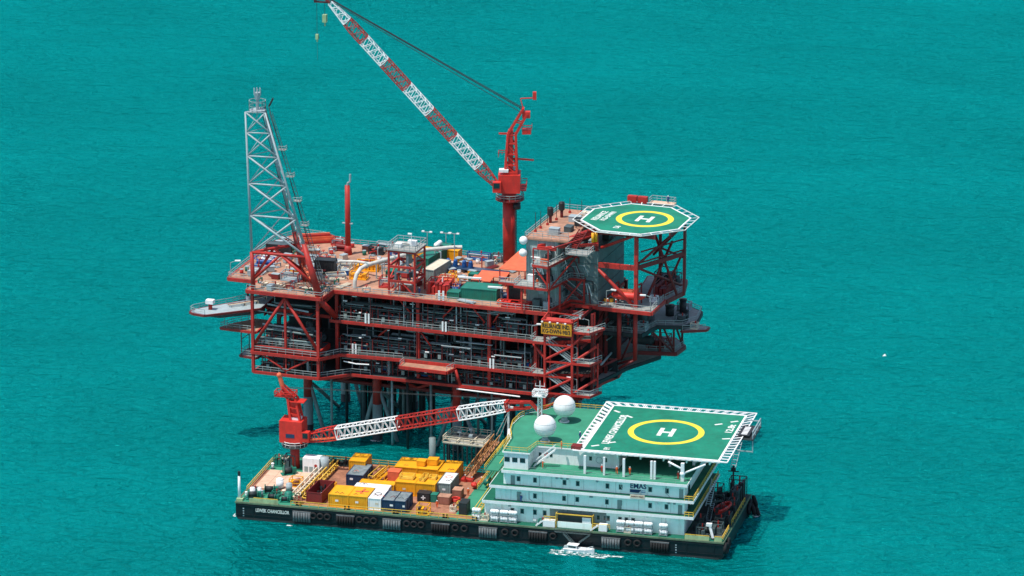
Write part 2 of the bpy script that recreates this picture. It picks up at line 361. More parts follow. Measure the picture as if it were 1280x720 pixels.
# columns and diagonals between the decks
def post(u, v, z0, z1, s=.55, mat='red', name='deck_column'): return MB().bar((u, v, z0), (u, v, z1), s).build(name, mat, plat)
for u in (-24.3, -8.4):
    post(u, -11.8, Z0 - .4, 36.2, .62)
post(-16.4, -11.6, 24.1, 36.2, .5); post(-16.4, -11.6, 18, 22.8, .3)
for u in (-6.6, 13, 30, 41): post(u, -4.6, Z0, 36.3, .7)
for u in (-26, -16, 0, 13, 30, 41, 52.2):
    for v in (8, 26): post(u, v, Z0, 36.3, .8, 'maroon')
for v in (-2, 8, 17): post(53.4, v, Z0, 36.5, .6, 'maroon')
post(-28, 8, 25, 36.3, 1.0, 'maroon')
for u in (57.4, 61.2): MB().cyl((u, 5, 24.4), (u, 5, Z3 - .8), .5, 10).build('deck_column', 'red', plat, True)
post(53.4, -.5, 19.5, Z3 - .8, .4, 'red')
for u, v in ((66, 18.8), (63, 18), (66.4, 24)): post(u, v, Z1, Z2, .4, 'maroon')
def strut(p, q, r=.34, mat='red'): return MB().cyl(p, q, r, 8).build('deck_brace', mat, plat, True)
strut((-16.4, -11.7, 36), (-24, -11.7, 24.4), .36); strut((-16.4, -11.7, 36), (-8.7, -11.7, 24.4), .36)
strut((-8.2, -11.6, 36.4), (-6.4, -6, 31), .75)
strut((-22, -11.7, 22), (-16.4, -11.7, 18.6), .25); strut((-10.5, -11.7, 22), (-16.4, -11.7, 18.6), .25)
strut((-6.8, -5.6, 36.4), (-12, -4, 31), .3)
for u0, u1, za, zb in ((8.5, 11.5, 36.3, 33), (22, 19, 36.3, 33), (6.5, 3.5, 29.6, 27), (13.5, 16, 29.4, 26), (33, 31, 36.3, 33), (26, 29, 36.3, 32.8)):
    strut((u0, -5, za), (u1, -4.8, zb), .2)
strut((22.6, -6.8, 21.6), (23.6, -6.3, 18), .38); strut((41, -6.2, 29.5), (44.2, -8.4, 27.4), .34); strut((42.3, -6.2, 22), (44.4, -8.6, 19), .34)
strut((57.4, 5, 24.5), (52, 3, 21.5), .3, 'maroon'); strut((61.2, 5, 24.5), (57.4, 5, 22), .3, 'maroon')
strut((61.2, 5, 24.6), (53, 12, 20), .3, 'maroon')
for p, q in (((53.4, -2, 30), (53.4, 8, 23)), ((53.4, 8, 36), (53.4, -2, 31)), ((53.4, 17, 36), (53.4, 8, 31)), ((53.4, 17, 22), (53.4, 8, 18.6)), ((66, 18.8, 23), (63, 18, 30)), ((66, 18.8, 30), (66.4, 24, 23)), ((62, 12, 30), (66, 18, 23)), ((60, 8, 30), (57, 8, 23))):
    strut(p, q, .24, 'maroon')
# firewalls that close the middle of each level
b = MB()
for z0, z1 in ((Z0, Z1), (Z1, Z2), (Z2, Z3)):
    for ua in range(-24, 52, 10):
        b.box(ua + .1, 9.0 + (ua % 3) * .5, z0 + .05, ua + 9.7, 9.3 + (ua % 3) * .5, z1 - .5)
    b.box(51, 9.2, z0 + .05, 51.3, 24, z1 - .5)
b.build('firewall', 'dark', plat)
# secondary beams under each deck
for z in (Z1, Z2, Z3):
    b = MB()
    for u in range(-24, 53, 4): b.bar((u, -5.6, z - .65), (u, 26, z - .65), .3, .7)
    for v in (-2, 4): b.bar((-24, v, z - .8), (52, v, z - .8), .35, .9)
    b.build('deck_beam', 'maroon', plat)
# pipe runs, cable trays, small uprights
def pipe(pts, r, mat): return MB().path(pts, r, 8).build('pipe', mat, plat)
PM = ('mid', 'galv', 'mid', 'shell', 'dark', 'sleeve', 'mid', 'shell')
np_ = 0
for z0, z1, ua, ub in ((Z0, Z1, -2, 42), (Z1, Z2, -6, 42), (Z2, Z3, -6, 42), (Z2, Z3, -24, -9), (Z0, Z1, -23, -9), (24.1, 30, -23, -9)):
    for k in range(17 if ub > 0 else 6):
        L = rnd.uniform(4, 22) if ub > 0 else rnd.uniform(4, 12)
        u = rnd.uniform(ua, max(ua + 1, ub - L)); v = rnd.uniform(-5.4, 1.5) if ub > 0 else rnd.uniform(-11, -7); z = rnd.uniform(z0 + .5, z1 - 1.0); r = rnd.choice((.09, .12, .14, .2, .28))
        e = min(u + L, ub); pts = [(u, v, z), (e, v, z)]
        t = rnd.random()
        if t < .35: pts.append((e, v, z0 + .2))
        elif t < .6: pts = [(u, v, z1 - .8)] + pts
        elif t < .8: pts.append((e, v + 5, z))
        if np_ < 76: pipe(pts, r, rnd.choice(PM)); np_ += 1
for z0, z1 in ((Z0, Z1), (Z1, Z2), (Z2, Z3)):
    for k in range(32):
        u = rnd.uniform(-6, 42); v = rnd.uniform(-5.7, -2)
        MB().cyl((u, v, z0), (u, v, z1 - .6), rnd.choice((.06, .08, .1, .16)), 6).build('drop_pipe', rnd.choice(('maroon', 'galv', 'maroon', 'mid')), plat)
    for k in range(12):
        v = rnd.uniform(-5.8, -3); u = rnd.uniform(-6, 34); z = rnd.uniform(z0 + 2.4, z1 - 1)
        MB().bar((u, v, z), (u + rnd.uniform(5, 9), v, z), .5, .1).build('cable_tray', rnd.choice(('galv', 'mid')), plat)
    for k in range(9):
        u = rnd.uniform(-6, 41); v = rnd.uniform(-5.8, -4.6); z = rnd.uniform(z0 + 1.5, z1 - 1.2)
        MB().box(u, v, z, u + rnd.uniform(.5, 1.2), v + .3, z + .18).build('strip_lamp', 'lamp', plat)
# right end pipes (in the shade)
for k in range(12):
    z = rnd.choice((19, 20.5, 24, 26, 28, 31.5, 33.5, 35)); v = rnd.uniform(-1, 14)
    pipe([(54 + rnd.random(), v, z), (54 + rnd.random(), v + rnd.uniform(4, 12), z)], rnd.choice((.1, .16, .25)), rnd.choice(PM))
for z, a, c in ((25.3, -23.6, -8.8), (25.8, -23.6, -9.4), (27.6, -22, -10), (28.4, -23, -12), (31.5, -23.8, -9), (33.0, -22, -11), (34.4, -20, -8.6)): pipe([(a, -11.2 + rnd.random() * 3, z), (c, -11.2 + rnd.random(), z)], rnd.choice((.1, .14, .2)), rnd.choice(('galv', 'sleeve', 'rail', 'mid')))
MB().rail([(-24, -11.3, 24.12), (-8.6, -11.3, 24.12)], 1.1, .05, 1.8).build('railing', 'rail', plat)
# white lines hung under the lowest front edge
pipe([(23, -6.9, 17.2), (38, -6.7, 16.9)], .16, 'white'); pipe([(-4, -7.4, 21), (-1, -7.2, 20.6), (2, -7, 20.7)], .14, 'white')
for k in range(10):
    u = -13 + k * 5.2; MB().path([(u, 3.4, 13.2), (u, 3.4, rnd.uniform(14.5, 16.5)), (u + rnd.uniform(1, 4), 3.4, 15.4), (u + 4, 3.4, 17.6)], rnd.choice((.2, .3, .4)), 8).build('sump_pipe', rnd.choice(('mid', 'dark', 'shell')), plat)
# equipment in the shade between the decks
def gear(kind, name, label, make, spots, group):
    root = thing(name, label, kind, PF, spots[0][:3], 0, group); make(root); rows = {}
    for i, s in enumerate(spots):
        o = root if i == 0 else dup(root, PF, s[:3])
        rows.setdefault('on the platform wing or dark end decks' if s[0] < -7 or s[0] > 50 else {Z0: 'on the lowest platform level', Z1: 'on the second lowest platform level'}.get(round(s[2] - .01, 1), 'on the level below the top deck'), []).append(o)
    for k, os_ in rows.items(): rank(os_, label + ' ' + k)
def mk_vessel(t):
    MB().vessel((-2.4, 0, 1.7), (2.4, 0, 1.7), 1.15).build('shell', 'shell', t, True)
    for x in (-1.6, 1.6): MB().box(x - .25, -.9, 0, x + .25, .9, 1.2).build('saddle', 'maroon', t)
    MB().cyl((.4, 0, 2.6), (.4, 0, 3.3), .25, 8).build('nozzle', 'galv', t)
def mk_tower(t):
    MB().vessel((0, 0, .9), (0, 0, 4.2), .8).build('shell', 'shell', t, True); MB().cyl((0, 0, 0), (0, 0, .9), .6, 10).build('skirt', 'maroon', t)
def mk_cab(t):
    MB().box(-1.5, -.6, .15, 1.5, .6, 2.5).build('cabinet_body', 'mid', t); MB().box(-1.6, -.7, 0, 1.6, .7, .15).build('base', 'maroon', t)
    for x in (-.75, .75): MB().box(x - .65, -.66, .3, x + .65, -.61, 2.35).build('door', 'shell', t)
def mk_pump(t):
    MB().box(-1.6, -.8, 0, 1.6, .8, .25).build('skid', 'maroon', t); MB().cyl((-1.3, 0, .9), (.2, 0, .9), .5, 12).build('motor', 'bblue', t, True)
    MB().cyl((.3, 0, .8), (1.1, 0, .8), .6, 12).build('pump_casing', 'red', t, True); MB().path([(.7, 0, .9), (.7, 0, 2.4), (.7, 1.2, 2.4)], .14).build('discharge_pipe', 'galv', t)
gear('vessel', 'process_vessel', 'grey horizontal process vessel', mk_vessel,
     [(u, v, z) for z, us in ((Z0, (2, 12, 24, 34)), (Z1, (-3, 8, 26, 37)), (Z2, (-1, 9, 21, 33))) for u, v in ((x, rnd.uniform(1, 4)) for x in us)] + [(-17, -6.4, 24.11), (-20, -3.5, 24.11), (-13, -2.6, Z1), (58, 20, Z1), (58, 18, Z2)], 'process vessels between the platform decks')
gear('vessel', 'scrubber_column', 'upright grey scrubber column', mk_tower,
     [(u, rnd.uniform(-2, 3), z) for z, us in ((Z1, (3, 17, 31)), (Z2, (-4, 5, 16, 28, 38.5))) for u in us] + [(-21.6, -8.6, 24.11), (-11.4, -8.2, 24.11), (-13.4, -4.5, 24.11), (56, 10, Z2), (61, 12, Z2)], 'scrubber columns between the platform decks')
gear('cabinet', 'switch_cabinet', 'grey switch cabinet', mk_cab,
     [(u, rnd.uniform(-3.6, -1), z) for z, us in ((Z0, (7, 18, 29, 38)), (Z1, (12, 20, 34)), (Z2, (2, 13, 25, 35))) for u in us], 'switch cabinets between the platform decks')
gear('pump', 'pump_skid', 'blue pump skid', mk_pump,
     [(u, rnd.uniform(-4.2, -2), z) for z, us in ((Z0, (5, 15, 22, 32)), (Z1, (0, 9, 24, 29, 39)), (Z2, (7, 19, 31))) for u in us], 'pump skids between the platform decks')

def mk_rack(t):
    for x in (0, 2.6, 5.2, 7.8):
        MB().bar((x, 0, 0), (x, 0, 3.4), .16).bar((x, 1.6, 0), (x, 1.6, 3.4), .16).bar((x, 0, 1.5), (x, 1.6, 1.5), .14).bar((x, 0, 2.5), (x, 1.6, 2.5), .14).bar((x, 0, 3.4), (x, 1.6, 3.4), .14).build('rack_frame', 'maroon', t)
    q = random.Random(3)
    for z in (1.62, 2.62, 3.52):
        for k in range(4):
            a, c = q.uniform(-.8, 2.5), q.uniform(4.5, 8.4); y = .2 + k * .38; r = q.choice((.07, .1, .14)); pts = [(a, y, z + r), (c, y, z + r)]
            if q.random() < .5: pts.append((c, y - .2, .2))
            if q.random() < .4: pts.insert(0, (a, y, .3))
            MB().path(pts, r, 6).build('pipe', q.choice(('galv', 'shell', 'mid', 'dark', 'sleeve', 'shell', 'dark')), t)
    for x in (1.3, 3.4, 6.4): MB().cyl((x, .2, 1.7), (x, .2, 2.2), .1, 6).torus((x, .2, 2.2), (0, 0, 1), .22, .05, 10, 4).build('handwheel', 'red', t)
    for x in (.9, 4.2): MB().box(x, -.1, .3, x + .7, .15, 1.3).build('panel', 'wallgrey', t)
gear('pipe rack', 'pipe_rack', 'dense pipe rack', mk_rack, [(u, rnd.uniform(-5.3, -4.2), z + .01) for z, us in ((Z0, (-1, 8, 17, 26, 34)), (Z1, (-5.6, 3, 13.5, 23, 32.6)), (Z2, (-5.6, 3.5, 14, 22, 31.5))) for u in us] + [(-22.6, -10.8, 24.11), (-17, -9.4, 24.11), (-22.6, -10.4, Z0 + .01), (-16.6, -8.4, Z0 + .01)], 'pipe racks on the platform levels')
# ------------------------------------------------------------------ small mast-arm deck lamps
def mk_lamp(t, h=3.4, head='lamp'):
    MB().cyl((0, 0, 0), (0, 0, h), .07, 6).build('post', 'rail', t); MB().bar((0, 0, h), (-1.3, -.3, h + .35), .12).build('arm', 'rail', t)
    MB().box(-2.3, -.6, h + .25, -1.0, -.1, h + .5).build('lamp_head', head, t)
for i, (u, v, z, rz, l) in enumerate([(-32.6, -4.4, Z3, 200, 'deck lamp on the far left corner of the platform top deck'), (-32.4, -9, 26.6, 20, 'short deck lamp on the small red balcony below the grey tongue deck'),
        (52, -8.6, 27, -10, 'deck lamp on the upper right landing of the stair tower'), (52, -8.6, 19.6, -10, 'deck lamp on the lower right landing of the stair tower'),
        (41.4, -8.5, 31, 190, 'deck lamp beside the left end of the yellow signboard'), (47.6, -7.5, Z3 - 3.6, 180, 'deck lamp rising behind the yellow signboard'), (53.2, -4, Z2 + 2, 0, 'deck lamp above the right end of the yellow signboard'),
        (55, 3, Z3, 170, 'deck lamp beside the worker on the lifeboat deck'), (65.6, 2, Z3, 10, 'deck lamp on the outer corner of the lifeboat deck')]):
    t = thing('deck_lamp', 'white ' + l, 'lamp', PF, (u, v, z), R(rz), 'deck lamps on the platform'); mk_lamp(t)
for u, v, h, l in ((12.9, 19.7, 8, 'tall twin-headed floodlight mast by the blue pipe bundle on the platform'), (3, 28.6, 5, 'floodlight mast on the back rail of the platform behind the frame tower'), (8, 27.5, 5.5, 'floodlight mast between the green tank and the back rail of the platform')):
    t = thing('floodlight_mast', l, 'floodlight', PF, (u, v, Z3), 0, 'floodlight masts on the platform')
    MB().cyl((0, 0, 0), (0, 0, h), .09, 6).build('mast', 'galv', t); MB().bar((-.9, 0, h), (.9, 0, h), .12).build('crossarm', 'galv', t)
    for x in (-1, .9): MB().box(x - .32, -.3, h, x + .32, .1, h + .26).build('lamp_head', 'lamp', t)

# ------------------------------------------------------------------ stair tower at the right of the front
st = thing('stair_tower', 'red open steel stair tower with zigzag flights on the right of the platform front', 'stairs', PF, (0, 0, 0))
for u, v in ((44.6, -9), (51, -9), (44.6, -5.2), (51, -5.2), (56, -6)): MB().bar((u, v, 15.5 if u < 56 else 19), (u, v, 37 if u < 56 else 31), .5 if v == -9 else .35).build('column', 'red', st)
for z, in ((15.8,), (19.6,), (23.5,), (27,), (31,), (33.2,)): MB().bar((44.6, -9, z - .3), (51, -9, z - .3), .38).build('beam', 'red', st)
for a, c in (((44.6, -9, 15.8), (51, -9, 19.4)), ((51, -9, 23.2), (44.6, -9, 19.6)), ((44.6, -9, 23.5), (51, -9, 26.8)), ((51, -9, 30.8), (44.6, -9, 27)), ((51, -9, 19.6), (56, -7, 23)), ((51, -9, 27), (56, -7, 30.6)), ((51, -9, 31), (54.4, -7, 34.5))):
    MB().cyl(a, c, .3, 8).build('brace', 'red', st)
def landing(poly, z, rails):
    o = MB().prism(poly, z - .18, z).build('landing', 'grate', st); b = MB(); n = len(poly)
    for i in range(n): b.bar((*poly[i], z - .22), (*poly[(i + 1) % n], z - .22), .2, .5)
    b.build('edge_beam', 'red', o)
    MB().rail([(x, y, z) for x, y in rails], 1.15, .055, 1.4).build('railing', 'rail', o)
for z in (31.0, 23.5): landing([(41.2, -9), (44.7, -9), (44.7, -5), (41.2, -5)], z, [(41.2, -5.2), (41.2, -9), (44.6, -9)])
for z in (27, 19.6): landing([(51, -9.2), (55.2, -9.2), (56.6, -5), (51, -5)], z, [(51, -9.2), (55.2, -9.2), (56.6, -5)])
landing([(51, -9), (55, -9), (57, -4), (51, -4)], 34.2, [(51, -9), (55, -9), (57, -4)])
for (ua, za), (ub, zb), v in (((44.8, 31), (51, 27), -8.4), ((51, 27), (44.8, 23.5), -6.2), ((44.8, 23.5), (51, 19.6), -8.4), ((51, 34.2), (44.8, 31), -6.2), ((51, 19.6), (44.8, 16), -6.2), ((52, 37), (47, 34.2), -5)):
    f = MB().stairs((ua, v, za), (ub, v, zb), (0, 1, 0), 1.3).build('flight', 'galv', st)
    r = MB()
    for dv in (-.65, .65):
        for h in (.55, 1.1): r.bar((ua, v + dv, za + h), (ub, v + dv, zb + h), .1)
    r.build('handrail', 'rail', f)
# signboard
sg = thing('signboard', 'yellow signboard with black letters in a red frame at the top of the stair tower', 'sign', PF, (44.0, -9.7, 33.3))
MB().box(0, -.12, 0, 7.1, .0, 2.7).build('board', 'board_y', sg)
b = MB(); b.bar((0, .2, 3.0), (7.1, .2, 3.0), .35); b.bar((0, .2, 3), (.9, 2.2, 4.4), .25); b.bar((7.1, .2, 3), (8, 2.4, 3.6), .25); b.bar((.9, 2.2, 4.4), (8, 2.2, 4.2), .25); b._add([(0, .25, 3.1), (7.1, .25, 3.1), (7.4, 1.2, 3.6), (.5, 1.2, 3.6)], [(0, 1, 2, 3)]); b.build('sign_frame', 'red', sg)
lettering('RELIANCE IND.', 6.5, .95, 'black', sg, (.3, -.13, 1.5), FRONT); lettering('KG-DWN-98/3', 6.5, .95, 'black', sg, (.3, -.13, .3), FRONT)
for x in (.3, 2.1, 3.9, 5.7): MB().box(x - .2, -.5, 2.75, x + .2, -.15, 3.0).build('lamp', 'lamp', sg)

# ------------------------------------------------------------------ utility building under and beside the platform helideck
ub = thing('utility_building', 'tall grey-green clad utility building with red-edged walkways left of the platform helideck', 'building', PF, (0, 0, 0))
b = MB(); b.box(38, -2.6, Z3 + .02, 45.4, 21, 52.6)
b.box(38 - .05, -2.66, 44.9, 45.46, 21.05, 45.1); b.build('wall', 'wallgrey', ub)
b = MB()
for k in range(9): b.box(45.41, -2 + k * 2.5, Z3 + .1, 45.5, -1.8 + k * 2.5, 52.4)
for k in range(4): b.box(38.6 + k * 2.1, -2.72, Z3 + .1, 38.75 + k * 2.1, -2.61, 52.4)
b.build('wall_rib', 'galv', ub)
MB().box(37.6, -3, 52.62, 48, 22, 53).build('roof', 'tan', ub)
MB().rail([(48, -2.8, 53), (37.8, -2.8, 53), (37.8, 21.8, 53), (48, 21.8, 53)], 1.15, .05).build('railing', 'rail', ub)
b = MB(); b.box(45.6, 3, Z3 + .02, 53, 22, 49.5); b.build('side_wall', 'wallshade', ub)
b = MB()
for z in (40.3, 43.4, 46.5): b.box(53.0, 3.2, z, 53.08, 22, z + .12); b.box(46, 2.92, z, 53.02, 2.99, z + .12)
b.build('wall_rib', 'mid', ub)
for u, v, z in ((40.2, -2.7, 43.1), (43, -2.7, 37.3), (43.4, -2.7, 48.7)): MB().box(u, v - .06, z, u + 1.1, v + .05, z + 2.2).build('door', 'mid', ub)
for u, z in ((39, 46.2), (44, 46), (39.4, 50.2), (41.6, 50.4), (41, 40.2)): MB().box(u, -2.9, z, u + 1.3, -2.62, z + .8).build('vent_grille', 'galv', ub)
def walk(poly, z, rails, mat='grate'):
    o = MB().prism(poly, z - .18, z).build('walkway', mat, ub); b = MB(); n = len(poly)
    for i in range(n): b.bar((*poly[i], z - .3), (*poly[(i + 1) % n], z - .3), .24, .55)
    b.build('edge_beam', 'red', o); MB().rail([(x, y, z) for x, y in rails], 1.15, .055, 1.5).build('railing', 'rail', o)
walk([(36.8, -7.4), (45, -7.7), (46.8, 2.2), (50, 2.1), (50, 4.4), (45.4, 4.4), (45.4, -2.6), (36.8, -2.7)], 43.1, [(36.8, -3), (36.8, -7.4), (45, -7.7), (46.8, 2.2), (50, 2.1), (50, 4)])
walk([(41.4, -8.2), (45.2, -8.9), (48.6, 10), (45.5, 10.2), (45.4, -2.6), (40.6, -2.7)], 48.6, [(41.4, -8.2), (45.2, -8.9), (48.6, 10)])
walk([(44.6, -6.8), (46.8, 2.4), (50, 2.4), (50, 3), (45.4, 3), (45.4, -2.6)], 38.0, [(44.6, -6.8), (46.8, 2.4), (50, 2.4)])
walk([(32, -3.8), (38, -4), (38, -2.7), (32, -2.6)], 42.4, [(32, -3.8), (38, -4)])
for u, v, a, c in ((45, -7.4, Z3, 48.4), (46.4, -4, Z3, 43), (50, 2.3, Z3, 43), (48, 8, 43, 48.4), (34, -3.5, Z3, 42), (37.2, -3.5, Z3, 42)): MB().bar((u, v, a), (u, v, c), .35).build('walkway_post', 'red', ub)
for p, q in (((44.6, 9, 43.2), (46, 1, 48.6)), ((49.6, 2.9, 38), (46.4, -2, 43.1)), ((49.5, 2.8, 43.1), (47.2, 4, 48.6))):
    f = MB().stairs(p, q, (.9, .3, 0), 1.0).build('flight', 'maroon', ub)
    MB().bar(Vector(p) + Vector((.5, 0, 1.1)), Vector(q) + Vector((.5, 0, 1.1)), .1).build('handrail', 'rail', f)
MB().path([(46, -1, 52.3), (47.5, 4, 51), (49.5, 10, 51)], .3).build('roof_brace', 'red', ub)
for p, q in (((41, -3.4, 51.4), (51.5, 4.5, 53.4)), ((43, -3.4, 51.2), (53, 3, 51.2)), ((41, -3.6, 51.2), (45.5, -4, 51.2))): MB().bar(p, q, .6).build('roof_beam', 'red', ub)
for v, z in ((-3.3, 52.4), (-3.5, 49.6)):
    o = MB().sph((37.6, v, z), .95, 16, 10).build('wall_dome', 'white', ub, True)
# pipes, ducts, cabinets and framing that crowd the building's faces
for k in range(14):
    z = rnd.uniform(38.5, 51.5); u0 = rnd.uniform(38.1, 43); MB().path([(u0, -2.95, z), (u0 + rnd.uniform(1.2, 2.4), -2.95, z), (u0 + 2.4, -2.95, z - rnd.uniform(1.5, 4))], rnd.choice((.08, .12, .18)), 6).build('wall_pipe', rnd.choice(('galv', 'white', 'dark', 'maroon')), ub)
for k in range(16):
    z = rnd.uniform(38.5, 51); v0 = rnd.uniform(-1.5, 2); MB().path([(45.75, v0, z), (45.75, v0 + rnd.uniform(1, 3), z), (45.75, v0 + 3, z - rnd.uniform(1, 4))], rnd.choice((.1, .14, .2)), 6).build('wall_pipe', rnd.choice(('galv', 'white', 'dark', 'mid')), ub)
for k in range(12):
    z = rnd.uniform(39, 48); u0 = rnd.uniform(46, 51); MB().path([(u0, 2.8, z), (u0 + rnd.uniform(1, 2), 2.8, z), (u0 + 2, 2.8, z - rnd.uniform(1, 3))], rnd.choice((.1, .14)), 6).build('wall_pipe', rnd.choice(('galv', 'mid', 'dark', 'maroon')), ub)
for (u, v, z, a, b_, c, m) in ((39, -4.6, 43.12, 1.4, 1.0, 1.7, 'white'), (41.6, -4.2, 43.12, 1.0, .9, 1.4, 'mid'), (43.4, -5.4, 48.62, 1.2, 1.2, 1.6, 'dark'), (46, 6, 48.62, 1.0, 1.6, 1.4, 'galv'), (43, -7.6, 48.62, 1.6, .8, 1.0, 'orange'), (40.4, -5.2, Z3 + .02, 1.6, 1.4, 2.2, 'mid'), (42.8, -5.0, Z3 + .02, 1.2, 1.2, 1.8, 'galv'), (47, 3.3, 49.55, 2, 2, 1.2, 'mid'), (50, 5, 49.55, 1.6, 2, 1.6, 'galv'), (48.6, 9, 49.55, 2, 1.6, 1.3, 'red'), (51, 12, 49.55, 1.6, 3, 1.4, 'dark'), (42, 1.2, 53.02, 2.2, 1.6, 1.3, 'galv'), (44.6, 4, 53.02, 1.6, 2.4, 1.1, 'mid'), (43, 12, 53.02, 2.6, 2, 1.2, 'galv'), (45.4, 9, 53.02, 1.4, 1.4, 1.8, 'dark'), (44.6, 16, 53.02, 2, 1.8, 1.2, 'cream')):
    MB().box(u, v, z, u + a, v + b_, z + c).box(u - .06, v - .06, z + c, u + a + .06, v + b_ + .06, z + c + .08).build('wall_cabinet', m, ub)
for p, q in (((38.6, -7.2, Z3), (38.6, -7.2, 43)), ((41.6, -8, 43.1), (41.6, -8, 48.4)), ((45, -8.6, 43), (45, -8.6, 48.4)), ((48.4, 9.8, 49.5), (48.4, 9.8, 53.6)), ((45.2, -8.6, 48.6), (45.2, -8.6, 52.6)), ((52.4, 3.2, 49.5), (52.4, 3.2, 53.8)), ((45.2, -8.6, 52.4), (52.4, 3.2, 53.4)), ((41.5, -8, 52.2), (45.2, -8.6, 52.4)), ((41.5, -8, 48.6), (41.5, -8, 52.2)), ((45, -8.4, 44), (41.6, -8, 48.2)), ((45.4, -7, 43.4), (48.4, 2, 48.4)), ((46.4, -2, 38), (49.8, 2, 43))): MB().bar(p, q, .26).build('frame_member', 'red', ub)
MB().stairs((46.4, 0, 48.7), (48.6, 6.5, 53.2), (.9, -.3, 0), 1.0).build('flight', 'maroon', ub)
for (u0, v0, u1, v1, z) in ((42, 0, 47, 19, 53.9), (40, -1, 44, -1, 54)): MB().rail([(u0, v0, 53.02), (u1, v0, 53.02)], 1.1, .05, 1.4).build('railing', 'rail', ub)
# clutter on the building's roofs and walks
for i, (u, v, l) in enumerate(((39.4, 10, 'left'), (40.4, 15, 'middle'))):
    t = thing('roof_vent', ['dark exhaust vent with cowl on the tan roof, nearer the stairs', 'dark exhaust vent with cowl on the tan roof, nearer the helideck'][i], 'vent', PF, (u, v, 53), 0, 'exhaust vents on the tan roof')
    MB().cyl((0, 0, 0), (0, 0, 1.6), .35, 10).build('stack', 'maroon', t, True); MB().vessel((0, 0, 1.9), (0, 0, 3.4), .7, 12).build('cowl', 'black', t, True)
WH = []
for i, (u, v, h) in enumerate(((38.6, 2, 3), (38.8, 5, 2.5), (39.4, 8, 2.8), (40, 12.5, 2.2), (41, 19, 2), (43.5, 20, 1.4))):
    t = thing('whip_antenna', 'thin dark whip antenna on the tan roof of the utility building', 'antenna', PF, (u, v, 53), 0, 'whip antennas on the tan roof')
    MB().cyl((0, 0, .3), (0, 0, h + 1.5), .07, 6).build('rod', 'dark', t); MB().box(-.25, -.25, 0, .25, .25, .5).build('foot', 'red', t); WH.append(t)
rank(WH, 'thin dark whip antenna on the tan roof of the utility building')

# ------------------------------------------------------------------ platform helideck
HC = Vector((58.6, 13.0)); HZ = 54.9
hd = thing('platform_helideck', 'octagonal green helideck with yellow circle standing on red legs at the platform right end', 'helideck', PF, (HC.x, HC.y, 0))
def octa(r, a0=22.5): return [(r * math.cos(R(a0 + 45 * k)), r * math.sin(R(a0 + 45 * k))) for k in range(8)]
MB().prism(octa(12.2), HZ - .35, HZ).build('deck', 'heli', hd)
b = MB(); oc = octa(12.3)
for i in range(8): b.bar((*oc[i], HZ - .1), (*oc[(i + 1) % 8], HZ - .1), .36, .3)
b.build('white_edge', 'white', hd)
b = MB(); o2 = octa(14.2); o1 = octa(12.5)
for i in range(8):
    a1, a2, c1, c2 = Vector(o1[i]), Vector(o1[(i + 1) % 8]), Vector(o2[i]), Vector(o2[(i + 1) % 8])
    zn = HZ - .05; zo = HZ + .1
    b.bar((*c1, zo), (*c2, zo), .17, .14)
    for k in range(5):
        p = a1.lerp(a2, k / 4); q = c1.lerp(c2, k / 4); b.bar((*p, zn), (*q, zo), .2, .1)
b.build('safety_net_frame', 'marking', hd)
MB().ring((1.9, .6), 5.2, 6.5, HZ + .004, HZ + .02, 64).build('circle_marking', 'ring', hd)
hm = MB(); hm.box(-1.75, -2.3, 0, -.85, 2.3, .016); hm.box(.85, -2.3, 0, 1.75, 2.3, .016); hm.box(-.85, -.42, 0, .85, .42, .016)
o = hm.build('letter_h', 'marking', hd); o.location = (1.9, .6, HZ + .004)
lettering('RELIANCE', 7.4, 1.5, 'marking', hd, (-8.0, -3.9, HZ + .02), (0, 0, R(86))); lettering('KG-DWN', 7.4, 1.3, 'marking', hd, (-6.2, -3.6, HZ + .02), (0, 0, R(86)))
lettering('D6', 1.8, 1.4, 'marking', hd, (-1.4, -8.5, HZ + .02), (0, 0, R(86)))
b = MB()
for x in (-11, -4, 3, 10): b.bar((x, -11 + abs(x) * .42, HZ - .8), (x, 11 - abs(x) * .42, HZ - .8), .3, .8)
for y in (-9, -2, 5): b.bar((-11 + abs(y) * .4, y, HZ - 1.1), (11 - abs(y) * .4, y, HZ - 1.1), .35, 1.0)
b.build('deck_girder', 'maroon', hd)
def hpost(p, q, s=.8, m='red', n='support_leg'): return MB().bar(p, q, s).build(n, m, hd)
hpost((3.2, -9.6, Z3), (3.2, -9.6, HZ - 1.2), .8); hpost((10.5, 3, Z3), (10.5, 3, HZ - 1), .5, 'maroon'); hpost((9, 8.5, Z3), (9, 8.5, HZ - 1), .45, 'maroon'); hpost((3, 9, Z3), (3, 9, HZ - 1), .6, 'maroon'); hpost((-6, -9.4, 49.5), (-6, -9.4, HZ - 1), .5); hpost((-6, 9, 49.5), (-6, 9, HZ - 1), .5, 'maroon')
def hb(p, q, r=.34, m='red'): return MB().cyl(p, q, r, 8).build('support_brace', m, hd, True)
MB().bar((-6, -9.6, 46.4), (3.2, -9.6, 46.4), .7, 1.1).build('support_beam', 'red', hd)
MB().bar((3.2, -9.6, 46.4), (10.5, 3, 47), .5, .9).build('support_beam', 'maroon', hd)
hb((-5, -9.6, 50.4), (3, -9.6, 54)); hb((-6.6, -9.6, 46.2), (2.8, -9.6, 37.4), .42); hb((-7.5, -9.4, 54.2), (-12.4, -12.8, 52.4), .4)
hb((3.2, -9.6, 47), (10.5, 3, 54), .3, 'maroon'); hb((10.5, 3, 54), (3.2, 3, 46), .3, 'maroon'); hb((10.5, 3, 46), (9, 8.5, 54), .25, 'maroon'); hb((4, -4, 38), (8, 2, 50), .3, 'maroon'); hb((9.8, 0, 38), (4, 0, 53), .3, 'maroon')
